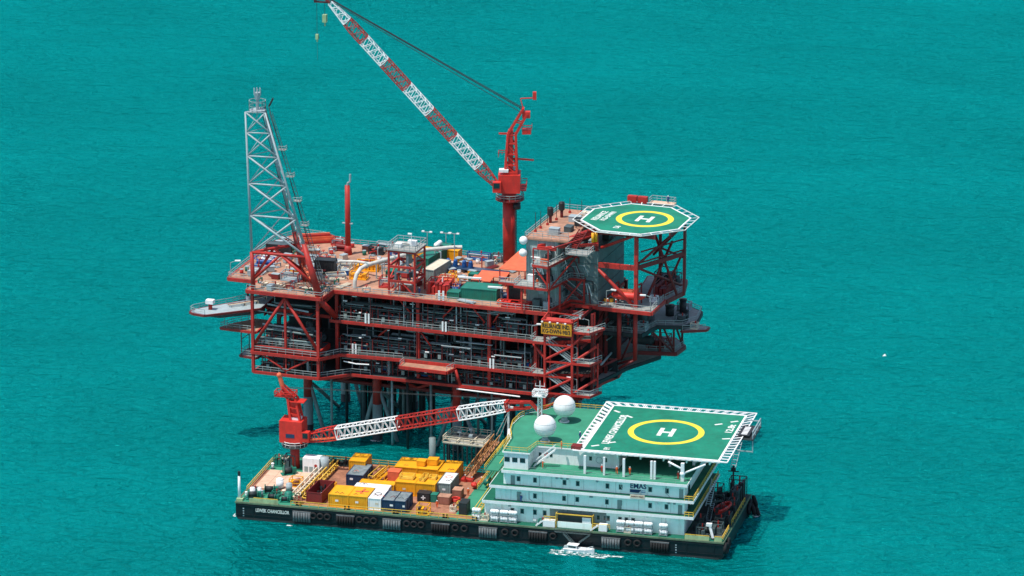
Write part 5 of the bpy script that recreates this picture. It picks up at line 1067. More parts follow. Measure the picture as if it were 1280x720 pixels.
for p, q in (((6.7, -17.8, 17.4), (11.5, -17, 19.6)), ((6.7, -17.8, 18.4), (3.5, -17.4, 19.7)), ((7, -7, 16.2), (13, -7, 19.3)), ((7, 3, 16.2), (13, 3, 19.3))): MB().cyl(p, q, .22, 8).build('support_brace', 'white', bh, True)
MB().sph((6.7, -17.8, 17.4), .6, 12, 8).build('brace_node', 'white', bh, True)
MB().stairs((15.7, -8, 16.2), (15.5, 1.5, HB - .3), (1, 0, 0), 1.1).build('escape_stair', 'galv', bh)
o = MB().box(14.6, -.5, HB - .35, 18.6, 9.2, HB - .2).build('side_platform', 'dark', bh)
MB().box(15.0, .6, HB + .2, 17.5, 6.8, HB + .36).build('foam_box', 'black', o)
b = MB()
for y in (0, 3, 6, 9): b.bar((18.4, y, HB - .2), (18.4, y, HB + 1.6), .2)
b.bar((18.4, -.3, HB + 1.6), (18.4, 9, HB + 1.6), .2).bar((18.4, -.3, HB + .6), (18.4, 9, HB + .6), .16).bar((14.8, 9, HB + 1), (18.4, 9, HB + 1), .2).bar((18.4, 0, HB - 3.2), (18.4, 0, HB), .2).bar((15, 0, HB - 3), (18.4, 0, HB - 3), .2); b.build('platform_rail', 'galv', o)
b = MB()
for k in range(6): b.bar((15.6, 1.5 + k * .9, HB + .4), (16.9, 1.5 + k * .9, HB + .4), .5, .05)
b.build('box_lid', 'white', o)
MB().box(-18.0, -16.2, HB + .05, -15.9, -14.2, HB + .75).build('access_hatch', 'maroon', bh)
# radomes, mast
for u, v, l in ((66.6, 10.6, 'white radome ball on the green roof deck, the nearer one in front'), (67.6, 24.6, 'white radome ball on the green roof deck, the farther one behind the mast foot')):
    t = thing('radome', l, 'radome', BF, (u, v, 19.63), 0, 'radome balls on the barge')
    MB().cyl((0, 0, 0), (0, 0, .15), 1.1, 16).build('base_flange', 'white', t); MB().cyl((0, 0, .15), (0, 0, 1.1), .75, 14, .6).build('pedestal', 'galv', t, True); MB().sph((0, 0, 3.5), 2.42, 32, 20).build('shell', 'white', t, True)
    for dz in (-1.5, -.3, .9): MB().torus((0, 0, 3.5 + dz), (0, 0, 1), math.sqrt(2.42 ** 2 - dz * dz) + .0, .03, 40, 5).build('seam', 'wallgrey', t)
mt = thing('radar_mast', 'white radar mast with crossarms and railed platform on the barge roof', 'mast', BF, (61.9, 25.5, 19.63))
b = MB()
for x, y in ((-.45, -.45), (.45, -.45), (.45, .45), (-.45, .45)): b.bar((x, y, 0), (x * .7, y * .7, 6.2), .18)
for k in range(6):
    z = k; b.bar((-.45, -.45, z), (.45, -.45, z + 1), .1); b.bar((.45, -.45, z), (.45, .45, z + 1), .1); b.bar((.45, .45, z), (-.45, .45, z + 1), .1); b.bar((-.45, .45, z), (-.45, -.45, z + 1), .1)
b.build('lattice', 'white', mt); o = MB().box(-1.5, -1.2, 5.2, 1.5, 1.2, 5.35).build('platform', 'white', mt); MB().rail([(-1.5, -1.2, 5.35), (1.5, -1.2, 5.35), (1.5, 1.2, 5.35), (-1.5, 1.2, 5.35)], 1.0, .06, 1, True).build('railing', 'white', o)
MB().box(-1.3, -.2, 6.4, 1.3, .2, 6.75).build('radar_scanner', 'white', mt); MB().bar((0, 0, 6.2), (0, 0, 8.6), .14).bar((-1.1, 0, 7.4), (1.1, 0, 7.4), .1).bar((-1, 0, 7.4), (-1, 0, 8), .08).bar((1, 0, 7.4), (1, 0, 8.2), .08).build('topmast', 'white', mt)
MB().cyl((1.0, -.9, 5.35), (1.0, -.9, 6.1), .3, 10).build('searchlight', 'galv', mt)

# ------------------------------------------------------------------ barge crane
bc = thing('barge_crane', 'red crane on the barge bow with its red and white boom lowered almost level', 'crane', BF, (6.2, 24.6, DZ))
MB().cyl((0, 0, 0), (0, 0, 5.6), 1.05, 18).build('pedestal', 'red', bc, True)
o = MB().cyl((0, 0, 5.2), (0, 0, 5.4), 2.9, 18).build('service_platform', 'mid', bc); MB().rail([(2.85 * math.cos(R(24 * i)), 2.85 * math.sin(R(24 * i)), 5.4) for i in range(15)], 1.15, .06, 1.2, True).build('railing', 'white', o)
MB().cyl((0, 0, 5.4), (0, 0, 6.4), 1.3, 18).build('slew_ring', 'red', bc, True)
MB().box(-2.9, -2.2, 6.4, 2.3, 2.2, 11.4).build('machinery_house', 'brightred', bc); MB().box(-1.4, -2.27, 7.6, .6, -2.21, 8.5).build('name_plate', 'blue', bc); MB().box(-.6, -1, 11.42, 1.6, 1.2, 12).build('roof_locker', 'white', bc)
MB().box(2.32, -2.4, 6.9, 3.9, -.8, 9.2).build('operator_cab', 'brightred', bc); MB().box(2.5, -2.46, 7.8, 3.7, -2.41, 9.0).build('cab_window', 'glass', bc)
b = MB()
for y in (-1.1, 1.1):
    b.bar((1.6, y, 11.4), (.6, y * .8, 16.2), .5); b.bar((-.6, y, 11.4), (-1.2, y * .8, 16.2), .5); b.bar((.6, y * .8, 16.2), (-2.6, y * .6, 19), .4); b.bar((-1.2, y * .8, 16.2), (-3, y * .6, 17.8), .4)
    for z in (12.6, 14, 15.4): b.bar((1.3, y, z), (-.8, y, z + .4), .22)
b.box(-.9, -.8, 11.45, .9, .8, 15.5); b.build('gantry', 'brightred', bc)
o = MB().box(-4.2, -1.2, 16.6, .4, 1.2, 16.8).build('gantry_platform', 'red', bc); MB().rail([(-4.2, -1.2, 16.8), (.4, -1.2, 16.8), (.4, 1.2, 16.8), (-4.2, 1.2, 16.8)], 1.0, .06, 1, True).build('railing', 'brightred', o)
MB().cyl((-2.6, 0, 18.6), (-3.3, 0, 21.2), .5, 10).sph((-3.35, 0, 21.3), .62, 10, 8).build('gantry_head', 'orange', bc); MB().box(-.5, -1.4, 15.6, 2.6, 1.4, 15.8).build('gantry_step', 'brightred', bc)
segs2 = [(0, .155, 'brightred'), (.155, .455, 'white'), (.455, .755, 'red'), (.755, .985, 'white'), (.985, 1, 'red')]
br0, br1 = Vector((2.6, 0, 7.2)), Vector((48.4, 2.4, 17.6))
lattice_boom(bc, br0, br1, 1.5, 2.5, 2.0, segs2, 26, (0, 1, 0), .15)
MB().bar((2.4, -.9, 6.9), (9.6, -.8, 8.0), .6, .3).build('boom_foot_plate', 'orange', bc)
b = MB(); h0 = br1; h1 = Vector((53.2, 2.6, 17.8)); h2 = Vector((56.2, 2.8, 15.4))
for s in (-.7, .7): b.bar(h0 + Vector((0, s, .8)), h1 + Vector((0, s * .6, .9)), .4); b.bar(h0 + Vector((0, s, -.8)), h1 + Vector((0, s * .6, -.4)), .4); b.bar(h1 + Vector((0, s * .6, .9)), h2 + Vector((0, s * .5, 0)), .4)
b.bar(h1 + Vector((-2, 0, .9)), h1 + Vector((-2, 0, -.5)), .8).box(h2.x - .6, h2.y - .6, h2.z - 1, h2.x + .4, h2.y + .6, h2.z + .6); b.build('boom_head', 'red', bc)
for s in (-.3, .3): MB().cyl((-2.6, s, 18.6), br1 + Vector((-2, s, 1.4)), .045, 5).build('boom_cable', 'dark', bc)

# ------------------------------------------------------------------ gangway to the platform, and the ladders laid on deck
gw = thing('gangway', 'rust-orange lattice gangway rising from the barge deck to the boat landing', 'gangway', BF, (45.6, 25.6, DZ + .2))
p, q = Vector((0, 0, .4)), Vector((3.2, 13.6, 4.6)); d = q - p; sv = d.cross(Vector((0, 0, 1))).normalized() * .75
b = MB(); n = 12
for s in (-1, 1):
    for h in (0, 1.5): b.bar(p + sv * s + Vector((0, 0, h)), q + sv * s + Vector((0, 0, h)), .2)
    for i in range(n):
        a, c = p + d * i / n + sv * s, p + d * (i + 1) / n + sv * s; b.bar(a, a + Vector((0, 0, 1.5)), .13); b.bar(a + Vector((0, 0, 1.5 * (i % 2))), c + Vector((0, 0, 1.5 * ((i + 1) % 2))), .13)
b.build('side_lattice', 'gang', gw); b = MB(); b.bar(p, q, 1.4, .12); b.build('walkway', 'plate', gw)
MB().box(-1.3, -1.4, -.18, 1.3, .6, .35).build('foot_frame', 'red', gw)
b = MB().cyl(q + Vector((0, -.5, 1.6)), (8.7, 2.0, 15.8), .09, 6).cyl(q + Vector((.8, -2.5, .6)), (8.7, 2.0, 15), .09, 6); b.build('hoist_wire', 'white', gw)
sgw = thing('stowed_gangway', 'pair of cream and yellow gangway ladders lying across the barge foredeck', 'gangway', BF, (11.6, 4.6, DZ + .2), R(-2))
for x, m in ((0, 'cream'), (2.0, 'yrail')):
    b = MB()
    for s in (0, 1.1):
        for h in (.2, 1.35): b.bar((x + s, 0, h), (x + s, 22.5, h), .24)
        for i in range(14): b.bar((x + s, i * 1.6, .2 if i % 2 else 1.35), (x + s, i * 1.6 + 1.6, 1.35 if i % 2 else .2), .14)
    for i in range(16): b.bar((x, i * 1.48, .3), (x + 1.1, i * 1.48, .3), .5, .08)
    b.build('ladder_frame', m, sgw)
for y in (2, 11, 20): MB().box(-.3, y, -.2, 3.4, y + .5, .06).build('sleeper', 'dark', sgw)

# ------------------------------------------------------------------ deck cargo
C = lambda *a, **k: container('shipping_container', *a, **k)
C('yellow container at the near rail, left one of the joined pair', BF, (20.6, 1.7, DZ + .01), 0, 4.3, 6.1, 2.9, 'yellow', 'yellow')
C('yellow container at the near rail, right one of the joined pair', BF, (25.0, 1.7, DZ + .01), 0, 4.2, 6.1, 2.9, 'yellow', 'yellow')
C('white container with a dark ring on its roof at the near rail', BF, (29.5, 1.8, DZ + .01), 0, 2.7, 6.4, 2.7, 'white', 'white')
C('dark navy container with weathered grey roof at the near rail, left one of two', BF, (32.6, 1.6, DZ + .01), 0, 2.6, 6.1, 2.6, 'blue', 'greytop')
C('dark navy container with weathered grey roof at the near rail, right one of two', BF, (35.25, 1.6, DZ + .01), 0, 2.5, 6.1, 2.6, 'blue', 'greytop')
C('long low white container behind the yellow pair at the near rail', BF, (24.4, 8.6, DZ + .01), 0, 7.6, 2.5, 2.6, 'white', 'white')
C('low yellow container in the middle of the cargo, behind the long white one', BF, (24.6, 11.8, DZ + .01), 0, 7.8, 2.5, 2.4, 'yellow', 'yellow')
C('large yellow container in the middle of the cargo, left of two', BF, (32.6, 12.4, DZ + .01), 0, 4.4, 6.2, 3.1, 'yellow', 'yellow')
C('large yellow container in the middle of the cargo, beside the white one', BF, (37.1, 12.4, DZ + .01), 0, 4.4, 6.2, 3.1, 'yellow', 'yellow')
C('grey-white container at the right end of the yellow cargo rows', BF, (41.7, 14.2, DZ + .01), 0, 2.8, 7.2, 2.9, 'wallgrey', 'white')
C('dark container with grey-blue roof beside the yellow frames', BF, (20.5, 16.0, DZ + .01), 0, 3.8, 7.6, 2.5, 'blue', 'greytop')
C('tall yellow container by the far rail, open doorway towards the bow deck', BF, (19.3, 22.6, DZ + .01), 0, 3.6, 5.2, 3.4, 'yellow', 'yellow')
C('yellow container in the back row by the far rail, left one', BF, (29.8, 22.2, DZ + .01), 0, 5.0, 6.4, 3.0, 'yellow', 'yellow')
C('yellow container in the back row by the far rail, middle one', BF, (34.9, 22.2, DZ + .01), 0, 4.6, 6.4, 3.0, 'yellow', 'yellow')
C('yellow container in the back row by the far rail, right end one', BF, (39.9, 21.8, DZ + .01), 0, 3.6, 7.4, 2.9, 'yellow', 'yellow')
oc_ = container('open_top_container', 'dark red open-topped waste container with white scrap inside on the foredeck', BF, (15.2, 3.0, DZ + .01), R(-3), 3.4, 8.2, 2.5, 'maroon', open_top=True)
for k in range(12): x, y = rnd.uniform(.8, 2.6), rnd.uniform(.8, 7.4); MB().bar((x, y, .5), (x + rnd.uniform(-.5, .5), y + rnd.uniform(-.5, .5), rnd.uniform(1.2, 2.1)), rnd.uniform(.2, .5)).build('scrap', rnd.choice(('white', 'galv', 'black', 'dark')), oc_)
def frame_box(label, u, v, L, W, H, mat, rz=0, name='cargo_cage', zz=DZ + .01, fill=True):
    t = thing(name, label, 'crate', BF, (u, v, zz), R(rz)); b = MB()
    for x in (.08, L - .08):
        for y in (.08, W - .08): b.bar((x, y, 0), (x, y, H), .16)
    for z in (.08, H * .5, H): 
        for y in (.08, W - .08): b.bar((.08, y, z), (L - .08, y, z), .14)
        for x in (.08, L - .08): b.bar((x, .08, z), (x, W - .08, z), .14)
    b.build('frame', mat, t); MB().box(.05, .05, .02, L - .05, W - .05, .1).build('floor', mat, t)
    if fill:
        for k in range(3): x = .3 + k * (L - .8) / 3; MB().box(x, .3, .12, x + (L - .8) / 3.6, W - .3, H * rnd.uniform(.5, .85)).build('load', rnd.choice((mat, 'brown', 'dark')), t)
    return t
frame_box('yellow cage box at the near rail right of the navy containers', 40.4, .9, 2.6, 2.6, 2.2, 'yellow')
frame_box('long yellow open frame lying between the dark container and the yellow back row', 24.8, 18.0, 1.6, 7.4, 1.9, 'yrail', -6)
frame_box('second yellow open frame beside the orange unit', 27.0, 17.6, 1.8, 7.4, 2.1, 'yellow', -6)
frame_box('yellow open rack on the roof of the large yellow containers, left one', 33.0, 14.0, 3.2, 2.2, .9, 'yrail', 0, zz=DZ + 3.13, fill=False)
frame_box('yellow open rack on the roof of the large yellow containers, right one', 37.6, 13.6, 1.2, 3.6, .8, 'yrail', -4, zz=DZ + 3.13, fill=False)
frame_box('small yellow open rack on the roof of the large yellow container by the white one', 39.4, 15.2, 1.6, 1.8, .7, 'yrail', 0, zz=DZ + 3.13, fill=False)
for (u, v, z, L, W, H, m, l) in ((29.2, 18.4, DZ + .01, 2.6, 2.6, 3.0, 'orange', 'orange machine unit between the yellow frames and the back row'), (34.4, 23.6, DZ + 3.03, 1.9, 2.0, 1.1, 'yellow', 'small yellow unit on the roof of the middle back container, left one'), (36.6, 24.6, DZ + 3.03, 2.2, 2.2, 1.3, 'yellow', 'small yellow unit on the roof of the middle back container, right one'),
    (38.3, 9.4, DZ + .01, 2.8, 2.2, 1.9, 'black', 'black crate with white cross on it beside the green one'), (41.3, 9.6, DZ + .01, 1.4, 1.9, 1.7, 'green', 'green crate between the black crate and the brown crate'), (43.1, 8.8, DZ + .01, 2.6, 2.3, 1.7, 'brown', 'brown crate with pinkish top, the nearer one'), (45.2, 13.4, DZ + .01, 2.0, 2.4, 1.8, 'brown', 'brown crate with yellow handles, by the grey-white container'),
    (49.2, 3.4, DZ + .01, 1.8, 3.2, 2.6, 'dark', 'dark green machine locker at the near rail beside the house')):
    t = thing('cargo_crate', l, 'crate', BF, (u, v, z)); MB().box(0, 0, .08, L, W, H).build('crate_body', m, t)
    MB().box(-.04, -.04, H, L + .04, W + .04, H + .08).build('lid', m if m != 'brown' else 'tan', t)
    b = MB()
    for x in (.15, L - .3): b.box(x, -.05, .1, x + .15, -.005, H - .05)
    b.build('batten', m, t)
    if 'cross' in l: b = MB(); b.box(L / 2 - .12, -.06, .5, L / 2 + .12, -.052, 1.5).box(L / 2 - .5, -.06, .88, L / 2 + .5, -.052, 1.12); b.build('cross_mark', 'white', t)
for (u, v, r) in ((30.8, 4.6, .8),):
    MB().torus((1.35, 3.0, 2.72), (0, 0, 1), .75, .09, 18, 6).build('roof_ring', 'dark', [o for o in bpy.data.objects if o.get('label', '').startswith('white container with a dark ring')][0])
MB().torus((1.4, 4.4, 2.92), (0, 0, 1), .75, .08, 18, 6).build('roof_ring', 'orange', [o for o in bpy.data.objects if o.get('label', '').startswith('grey-white container at')][0])
MB().bar((.8, 3, 2.95), (3.6, 3.4, 2.95), .5, .1).bar((2.2, 2, 2.95), (2.4, 5, 2.95), .4, .1).build('roof_sling', 'orange', [o for o in bpy.data.objects if o.get('label', '').startswith('yellow container at the near rail, right')][0])
for o_ in [o for o in bpy.data.objects if o.name.startswith('shipping_container')]:
    b_ = MB(); x = rnd.uniform(.6, 2.0); b_.box(x, -.02, 1.3, x + .7, -.012, 1.75); b_.build('placard', rnd.choice(('marking', 'white', 'cream')), o_)
    for k in range(2): xx, yy = rnd.uniform(.5, 2.4), rnd.uniform(.6, 2.0); MB().path([(xx, yy, 3.2 - .35), (xx + .5, yy + .6, 3.05), (xx + 1.1, yy + .2, 2.85)], .05, 5).build('lifting_sling', rnd.choice(('dark', 'orange', 'maroon')), o_)
lr = thing('orange_hose_coil', 'orange-red hose coil on the deck beside the brown crates', 'hose coil', BF, (46.4, 11.8, DZ + .02)); MB().torus((0, 0, .2), (0, 0, 1), .9, .22, 20, 6).torus((0, 0, .55), (0, 0, 1), .85, .2, 20, 6).build('coil', 'brightred', lr, True)
rb2 = thing('orange_work_bundle', 'orange-red bundle of lifejackets by the foot of the gangway', 'bundle', BF, (48.8, 20.6, DZ + .02)); b = MB()
for k in range(8): b.sph((rnd.uniform(-1, 1), rnd.uniform(-1, 1), .4 + rnd.random() * .7), rnd.uniform(.35, .6), 8, 6)
b.build('lifejackets', 'brightred', rb2, True)
# foredeck gear
bp0 = thing('bow_light_post', 'white navigation light post at the near corner of the bow', 'post', BF, (.5, 1.2, DZ)); MB().cyl((0, 0, 0), (0, 0, 5.6), .34, 10, .26).build('post', 'white', bp0, True); MB().cyl((0, 0, 5.6), (0, 0, 6.6), .28, 10).build('lantern', 'black', bp0); MB().box(-.5, -.7, 0, .9, .7, .5).build('foot', 'lgreen', bp0)
def winch(label, u, v, rz=0, m='green', s=1.0):
    t = thing('mooring_winch', label, 'winch', BF, (u, v, DZ + .02), R(rz)); 
    MB().cyl((-1.0 * s, 0, 1.0 * s), (1.0 * s, 0, 1.0 * s), .6 * s, 14).build('drum', 'dark', t, True)
    for x in (-1.0, 1.0): MB().cyl((x * s - .06, 0, 1.0 * s), (x * s + .06, 0, 1.0 * s), 1.0 * s, 16).build('flange', m, t)
    MB().box(-1.5 * s, -1.0 * s, 0, 1.5 * s, 1.0 * s, .25).build('base_frame', m, t); MB().box(1.15 * s, -.5 * s, .25, 1.9 * s, .5 * s, 1.5 * s).build('motor_box', m, t)
for a in (('dark green mooring winch near the bow light post', 3.0, 2.8, 20), ('green mooring winch left of the white ventilator drum on the foredeck', 5.6, 7.0, 10), ('green mooring winch at the far corner of the bow', 3.4, 27, 0), ('green mooring winch beside the barge crane pedestal', 6.0, 19.6, 30), ('green mooring winch by the name letters', 7.4, 3.0, 0, 'green', .8), ('small green winch at the near rail under the gangway ladders', 10.4, 2.4, 10, 'green', .7),
          ('dark mooring winch on the shaded stern deck, near side', 103.4, 4.4, 0, 'mid'), ('dark mooring winch on the shaded stern deck, far side', 104.5, 26.5, 0, 'mid')): winch(*a)
for (u, v, r, h, m, l) in ((7.0, 10.2, .85, 2.0, 'white', 'white ventilator drum on the foredeck timber mats'), (9.4, 9.2, .7, 1.5, 'galv', 'grey drum beside the white ventilator drum'), (2.4, 4.8, .6, 1.6, 'white', 'white ventilator behind the bow light post'), (11.0, 3.4, .9, 1.7, 'green', 'teal round tank at the foot of the gangway ladders'), (3.6, 6.0, .5, 1.3, 'white', 'white capstan behind the dark green winch')):
    t = thing('deck_drum', l, 'drum', BF, (u, v, DZ + .15 if 9 < v < 21 and u < 11.4 else DZ + .02)); MB().cyl((0, 0, 0), (0, 0, h), r, 14).sph((0, 0, h), r, 14, 8, .5).build('drum_body', m, t, True); MB().cyl((0, 0, 0), (0, 0, .2), r * 1.15, 14).build('foot_ring', 'dark', t)
for (u, v, r, h, m, l) in ((1.4, 3.4, .35, 1.1, 'white', 'small white mushroom vent closest to the bow light post'), (2.2, 7.4, .45, .9, 'galv', 'grey capstan at the bow edge of the foredeck'), (4.6, 4.6, .35, 1.3, 'galv', 'grey mushroom vent between the two near foredeck winches'), (9.0, 6.6, .5, 1.0, 'cream', 'cream capstan beside the gangway ladders'), (1.6, 22.6, .4, 1.2, 'white', 'white mushroom vent at the far bow edge'), (5.0, 29, .5, 1.0, 'galv', 'grey capstan at the far bow corner')):
    t = thing('deck_drum', l, 'vent', BF, (u, v, DZ + .02)); MB().cyl((0, 0, 0), (0, 0, h), r * .7, 12).sph((0, 0, h), r, 12, 8, .5).build('drum_body', m, t, True); MB().cyl((0, 0, 0), (0, 0, .12), r * 1.2, 12).build('foot_ring', 'dark', t)
for (u, v, L, W, H, m, k, l) in ((1.8, 5.4, 1.4, 1.6, 1.2, 'mid', 2, 'low grey chain stopper frame at the bow edge'), (6.6, 5.0, 1.8, 1.2, 1.1, 'green', 1, 'small green control stand between the foredeck winches'), (12.6, 1.6, 1.8, 1.2, 1.2, 'brown', 1, 'brown hose locker at the near rail left of the waste container'), (2.0, 25.6, 2.2, 1.6, 1.6, 'cream', 2, 'cream fairlead frame at the far bow edge'), (10.6, 27.8, 2.4, 1.6, 1.4, 'mid', 1, 'grey generator frame behind the crane power box'), (17.6, 13.4, 1.2, 1.2, 1.0, 'yellow', 0, 'small yellow gas rack on the open foredeck'), (38.6, 19.2, 2.4, 1.8, 1.5, 'brown', 1, 'brown spool frame between the yellow back row and the grey-white container'), (47.6, 7.4, 1.4, 1.6, 1.1, 'yrail', 2, 'yellow hose frame on the open deck near the house')):
    skid(l, u, v, L, W, H, m, 0, k, None, DZ + .02, BF)
yb = frame_box('small yellow box cage on the foredeck between white drum and ladders', 8.6, 11.6, 2.6, 2.6, 1.7, 'yellow', 0, zz=DZ + .15)
gb = thing('crane_power_box', 'light grey machinery box at the foot of the barge crane', 'machinery', BF, (8.9, 21.4, DZ + .02)); MB().box(0, 0, 0, 3.8, 2.8, 3.5).build('box_body', 'white', gb); MB().cyl((3.0, -.05, 1.9), (3.0, .3, 1.9), .35, 12).build('red_fan', 'red', gb); MB().cyl((4.6, 1.4, .2), (4.6, 1.4, 3.6), 1.0, 16).build('exhaust_drum', 'galv', gb, True)
for k in range(3): MB().box(.4 + k * 1.1, -.05, .4, 1.2 + k * 1.1, -.005, 1.6).build('panel', 'wallgrey', gb)
for (u, v, L, W, H, m, l) in ((4.0, 23.4, 2.6, 2, 3.0, 'mid', 'grey pump frame left of the barge crane'), (13.6, 27.6, 5.4, 1.8, 1.5, 'dark', 'dark rack with white floats by the far rail of the barge'), (1.2, 24, 2, 2, 2.2, 'green', 'green anchor frame at the far bow corner'), (46.8, 4.6, 1.4, 1.2, 1.2, 'cream', 'small cream toolbox frame near the dark locker')):
    skid(l, u, v, L, W, H, m, 0, 1, None, DZ + .02, BF)
# liferaft canisters: pairs on cradles along the near side
rc = thing('liferaft_canister', '', 'liferaft', BF, (0, 0, 0)); MB().vessel((-.72, 0, .52), (.72, 0, .52), .48, 14).build('canister', 'white', rc, True)
MB().torus((-.3, 0, .52), (1, 0, 0), .49, .025, 16, 4).torus((.3, 0, .52), (1, 0, 0), .49, .025, 16, 4).build('strap', 'galv', rc); MB().box(-.6, -.5, 0, -.45, .5, .25).box(.45, -.5, 0, .6, .5, .25).build('cradle', 'galv', rc)
first = True
groups_ = ((ux(597), 'beside the dark locker left of the house'), (ux(620), 'left in the row of three pairs'), (ux(632), 'middle in the row of three pairs'), (ux(643), 'right in the row of three pairs'), (ux(778), 'leftmost in the row of four pairs'), (ux(789.5), 'second in the row of four pairs'), (ux(800.5), 'third in the row of four pairs'), (ux(812), 'rightmost in the row of four pairs'), (ux(831), 'standing alone at the right end'))
for u, l in groups_:
    for k, (z, w_) in enumerate(((DZ + .3, 'lower'), (DZ + 1.75, 'upper'))):
        o = rc if first else dup(rc, BF, (u, 1.3, z)); first = False
        o.location = BF @ Vector((u, 1.25, z)); o['label'] = w_ + ' white liferaft canister of the pair ' + l; o['group'] = 'liferaft canisters along the barge'
    t = thing('liferaft_rack', 'grey steel rack of the liferaft pair ' + l, 'rack', BF, (u, 1.25, DZ + .02), 0, 'liferaft racks along the barge')
    b = MB()
    for x in (-.85, .85):
        for y in (-.5, .5): b.bar((x, y, 0), (x, y, 1.75), .09)
        for z in (.26, 1.7): b.bar((x, -.5, z), (x, .5, z), .09)
    for y in (-.5, .5):
        for z in (.26, 1.7): b.bar((-.85, y, z), (.85, y, z), .09)
    b.build('rack_frame', 'galv', t)
# boarding station: yellow frame, white boxes and ladder down to the launch
bs = thing('boarding_station', 'yellow railed boarding station with stairs down the barge side to the white launch', 'boarding stair', BF, (70.2, .6, DZ))
b = MB()
for x in (1.2, 9.2): b.bar((x, 0, 0), (x, 0, 3.2), .17); b.bar((x, 1.4, 0), (x, 1.4, 3.2), .14); b.bar((x, 0, 3.2), (x, 1.4, 3.2), .14)
b.bar((1.2, 0, 3.2), (9.2, 0, 3.2), .2); b.rail([(-1.4, 0, 1.4), (1.2, 0, 1.4)], 1.0, .07, 1.2); b.rail([(9.2, 0, .6), (13, 0, .6)], 1.0, .07, 1.2); b.build('frame', 'yrail', bs)
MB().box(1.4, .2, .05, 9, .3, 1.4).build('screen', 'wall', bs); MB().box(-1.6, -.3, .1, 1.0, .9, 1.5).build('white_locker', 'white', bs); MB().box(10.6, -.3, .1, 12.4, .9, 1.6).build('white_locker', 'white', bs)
MB().box(1.5, .4, 1.45, 9, 1.2, 3.0).build('shaded_opening', 'black', bs); MB().box(6.9, .25, 1.42, 8.8, .38, 2.6).build('notice_board', 'white', bs)  # solid black block paints in the shade of the bay
b = MB(); b.box(1.2, -1.3, -.6, 9.0, -.7, -.52); b.rail([(1.2, -1.3, -.52), (9, -1.3, -.52)], .9, .035, .8); b.build('side_gallery', 'mid', bs)
MB().stairs((3.2, -1.4, -.5), (6.2, -1.4, -3.6), (0, 1, 0), .9).bar((3.2, -1.9, .4), (6.2, -1.9, -2.7), .05).build('flight', 'mid', bs); MB().stairs((9, -1.4, -.4), (6.4, -1.4, -2.6), (0, 1, 0), .9).build('flight', 'mid', bs)
MB().stairs((-3.2, .3, .1), (-1.6, .3, 1.4), (0, 1, 0), .9).build('step', 'white', bs); MB().stairs((8.8, .1, .1), (10.5, .1, 1.4), (0, 1, 0), .9).build('step', 'white', bs)
for (u, l) in ((67.4, 'teal tarpaulined gear box left of the boarding station'), (54.4, 'yellow and white pipe rack at the near corner of the house'), (86.2, 'orange and cream fitting rack between the lone liferaft pair and the row of four')):
    skid(l, u, .7, 2.0 if u < 60 else 1.6, 1.1, 1.3, 'green' if u == 67.4 else 'cream', 0, 1, None, DZ + .02, BF)
# shaded stern: rescue boat and its davit, lockers
rbt = thing('rescue_boat', 'red rescue boat hanging in its davit on the shaded stern of the barge', 'rescue boat', BF, (105.2, 13.6, DZ + 2.0), R(74))
b = MB(); prof = [(-2.9, .5, .3), (-2.2, .95, .42), (0, 1.1, .48), (1.8, .95, .5), (2.7, .45, .6), (3.1, .1, .7)]
b._add([p for (x, wy, hz) in prof for p in ((x, -wy, .9 + hz * .3), (x, -wy * .7, .3), (x, 0, .05 + (hz - .3) * .4), (x, wy * .7, .3), (x, wy, .9 + hz * .3))], [(i * 5 + k, i * 5 + k + 1, (i + 1) * 5 + k + 1, (i + 1) * 5 + k) for i in range(5) for k in range(4)] + [(0, 1, 2, 3, 4)])
b.build('hull', 'brightred', rbt)
b = MB()
for s in (-1, 1):
    pts = [(x, s * wy, 1.0 + hz * .3) for x, wy, hz in prof]
    for p, q in zip(pts, pts[1:]): b.cyl(p, q, .26, 8)
b.build('tube', 'red', rbt, True); MB().box(-1.4, -.75, .85, 1.4, .75, .95).build('floor', 'dark', rbt); MB().box(-.7, -.4, .95, .1, .4, 1.9).build('console', 'maroon', rbt); MB().box(-3.1, -.3, .5, -2.7, .3, 1.8).build('outboard', 'black', rbt)
dv = thing('boat_davit', 'dark boat davit holding the red rescue boat on the barge stern', 'davit', BF, (102.8, 13.0, DZ)); b = MB()
for y in (-2, 3): b.bar((0, y, 0), (0, y, 4.6), .4); b.bar((0, y, 4.6), (2.4, y * .6, 5.2), .35); b.bar((2.4, y * .6, 5.2), (2.4, y * .6, 3.2), .08)
b.bar((0, -2, 4.6), (0, 3, 4.6), .3); b.build('frame', 'dark', dv); MB().box(.3, -1.5, 0, 4, 2.5, 1.4).build('cradle', 'dark', dv)
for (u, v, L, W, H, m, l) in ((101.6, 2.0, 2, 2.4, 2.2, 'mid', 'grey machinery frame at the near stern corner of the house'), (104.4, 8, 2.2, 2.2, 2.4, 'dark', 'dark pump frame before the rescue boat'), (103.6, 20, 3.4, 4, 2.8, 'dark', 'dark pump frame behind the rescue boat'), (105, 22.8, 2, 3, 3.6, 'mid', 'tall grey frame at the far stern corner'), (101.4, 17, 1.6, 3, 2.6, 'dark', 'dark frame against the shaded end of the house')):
    skid(l, u, v, L, W, H, m, 0, rnd.choice((0, 1)), None, DZ + .02, BF)
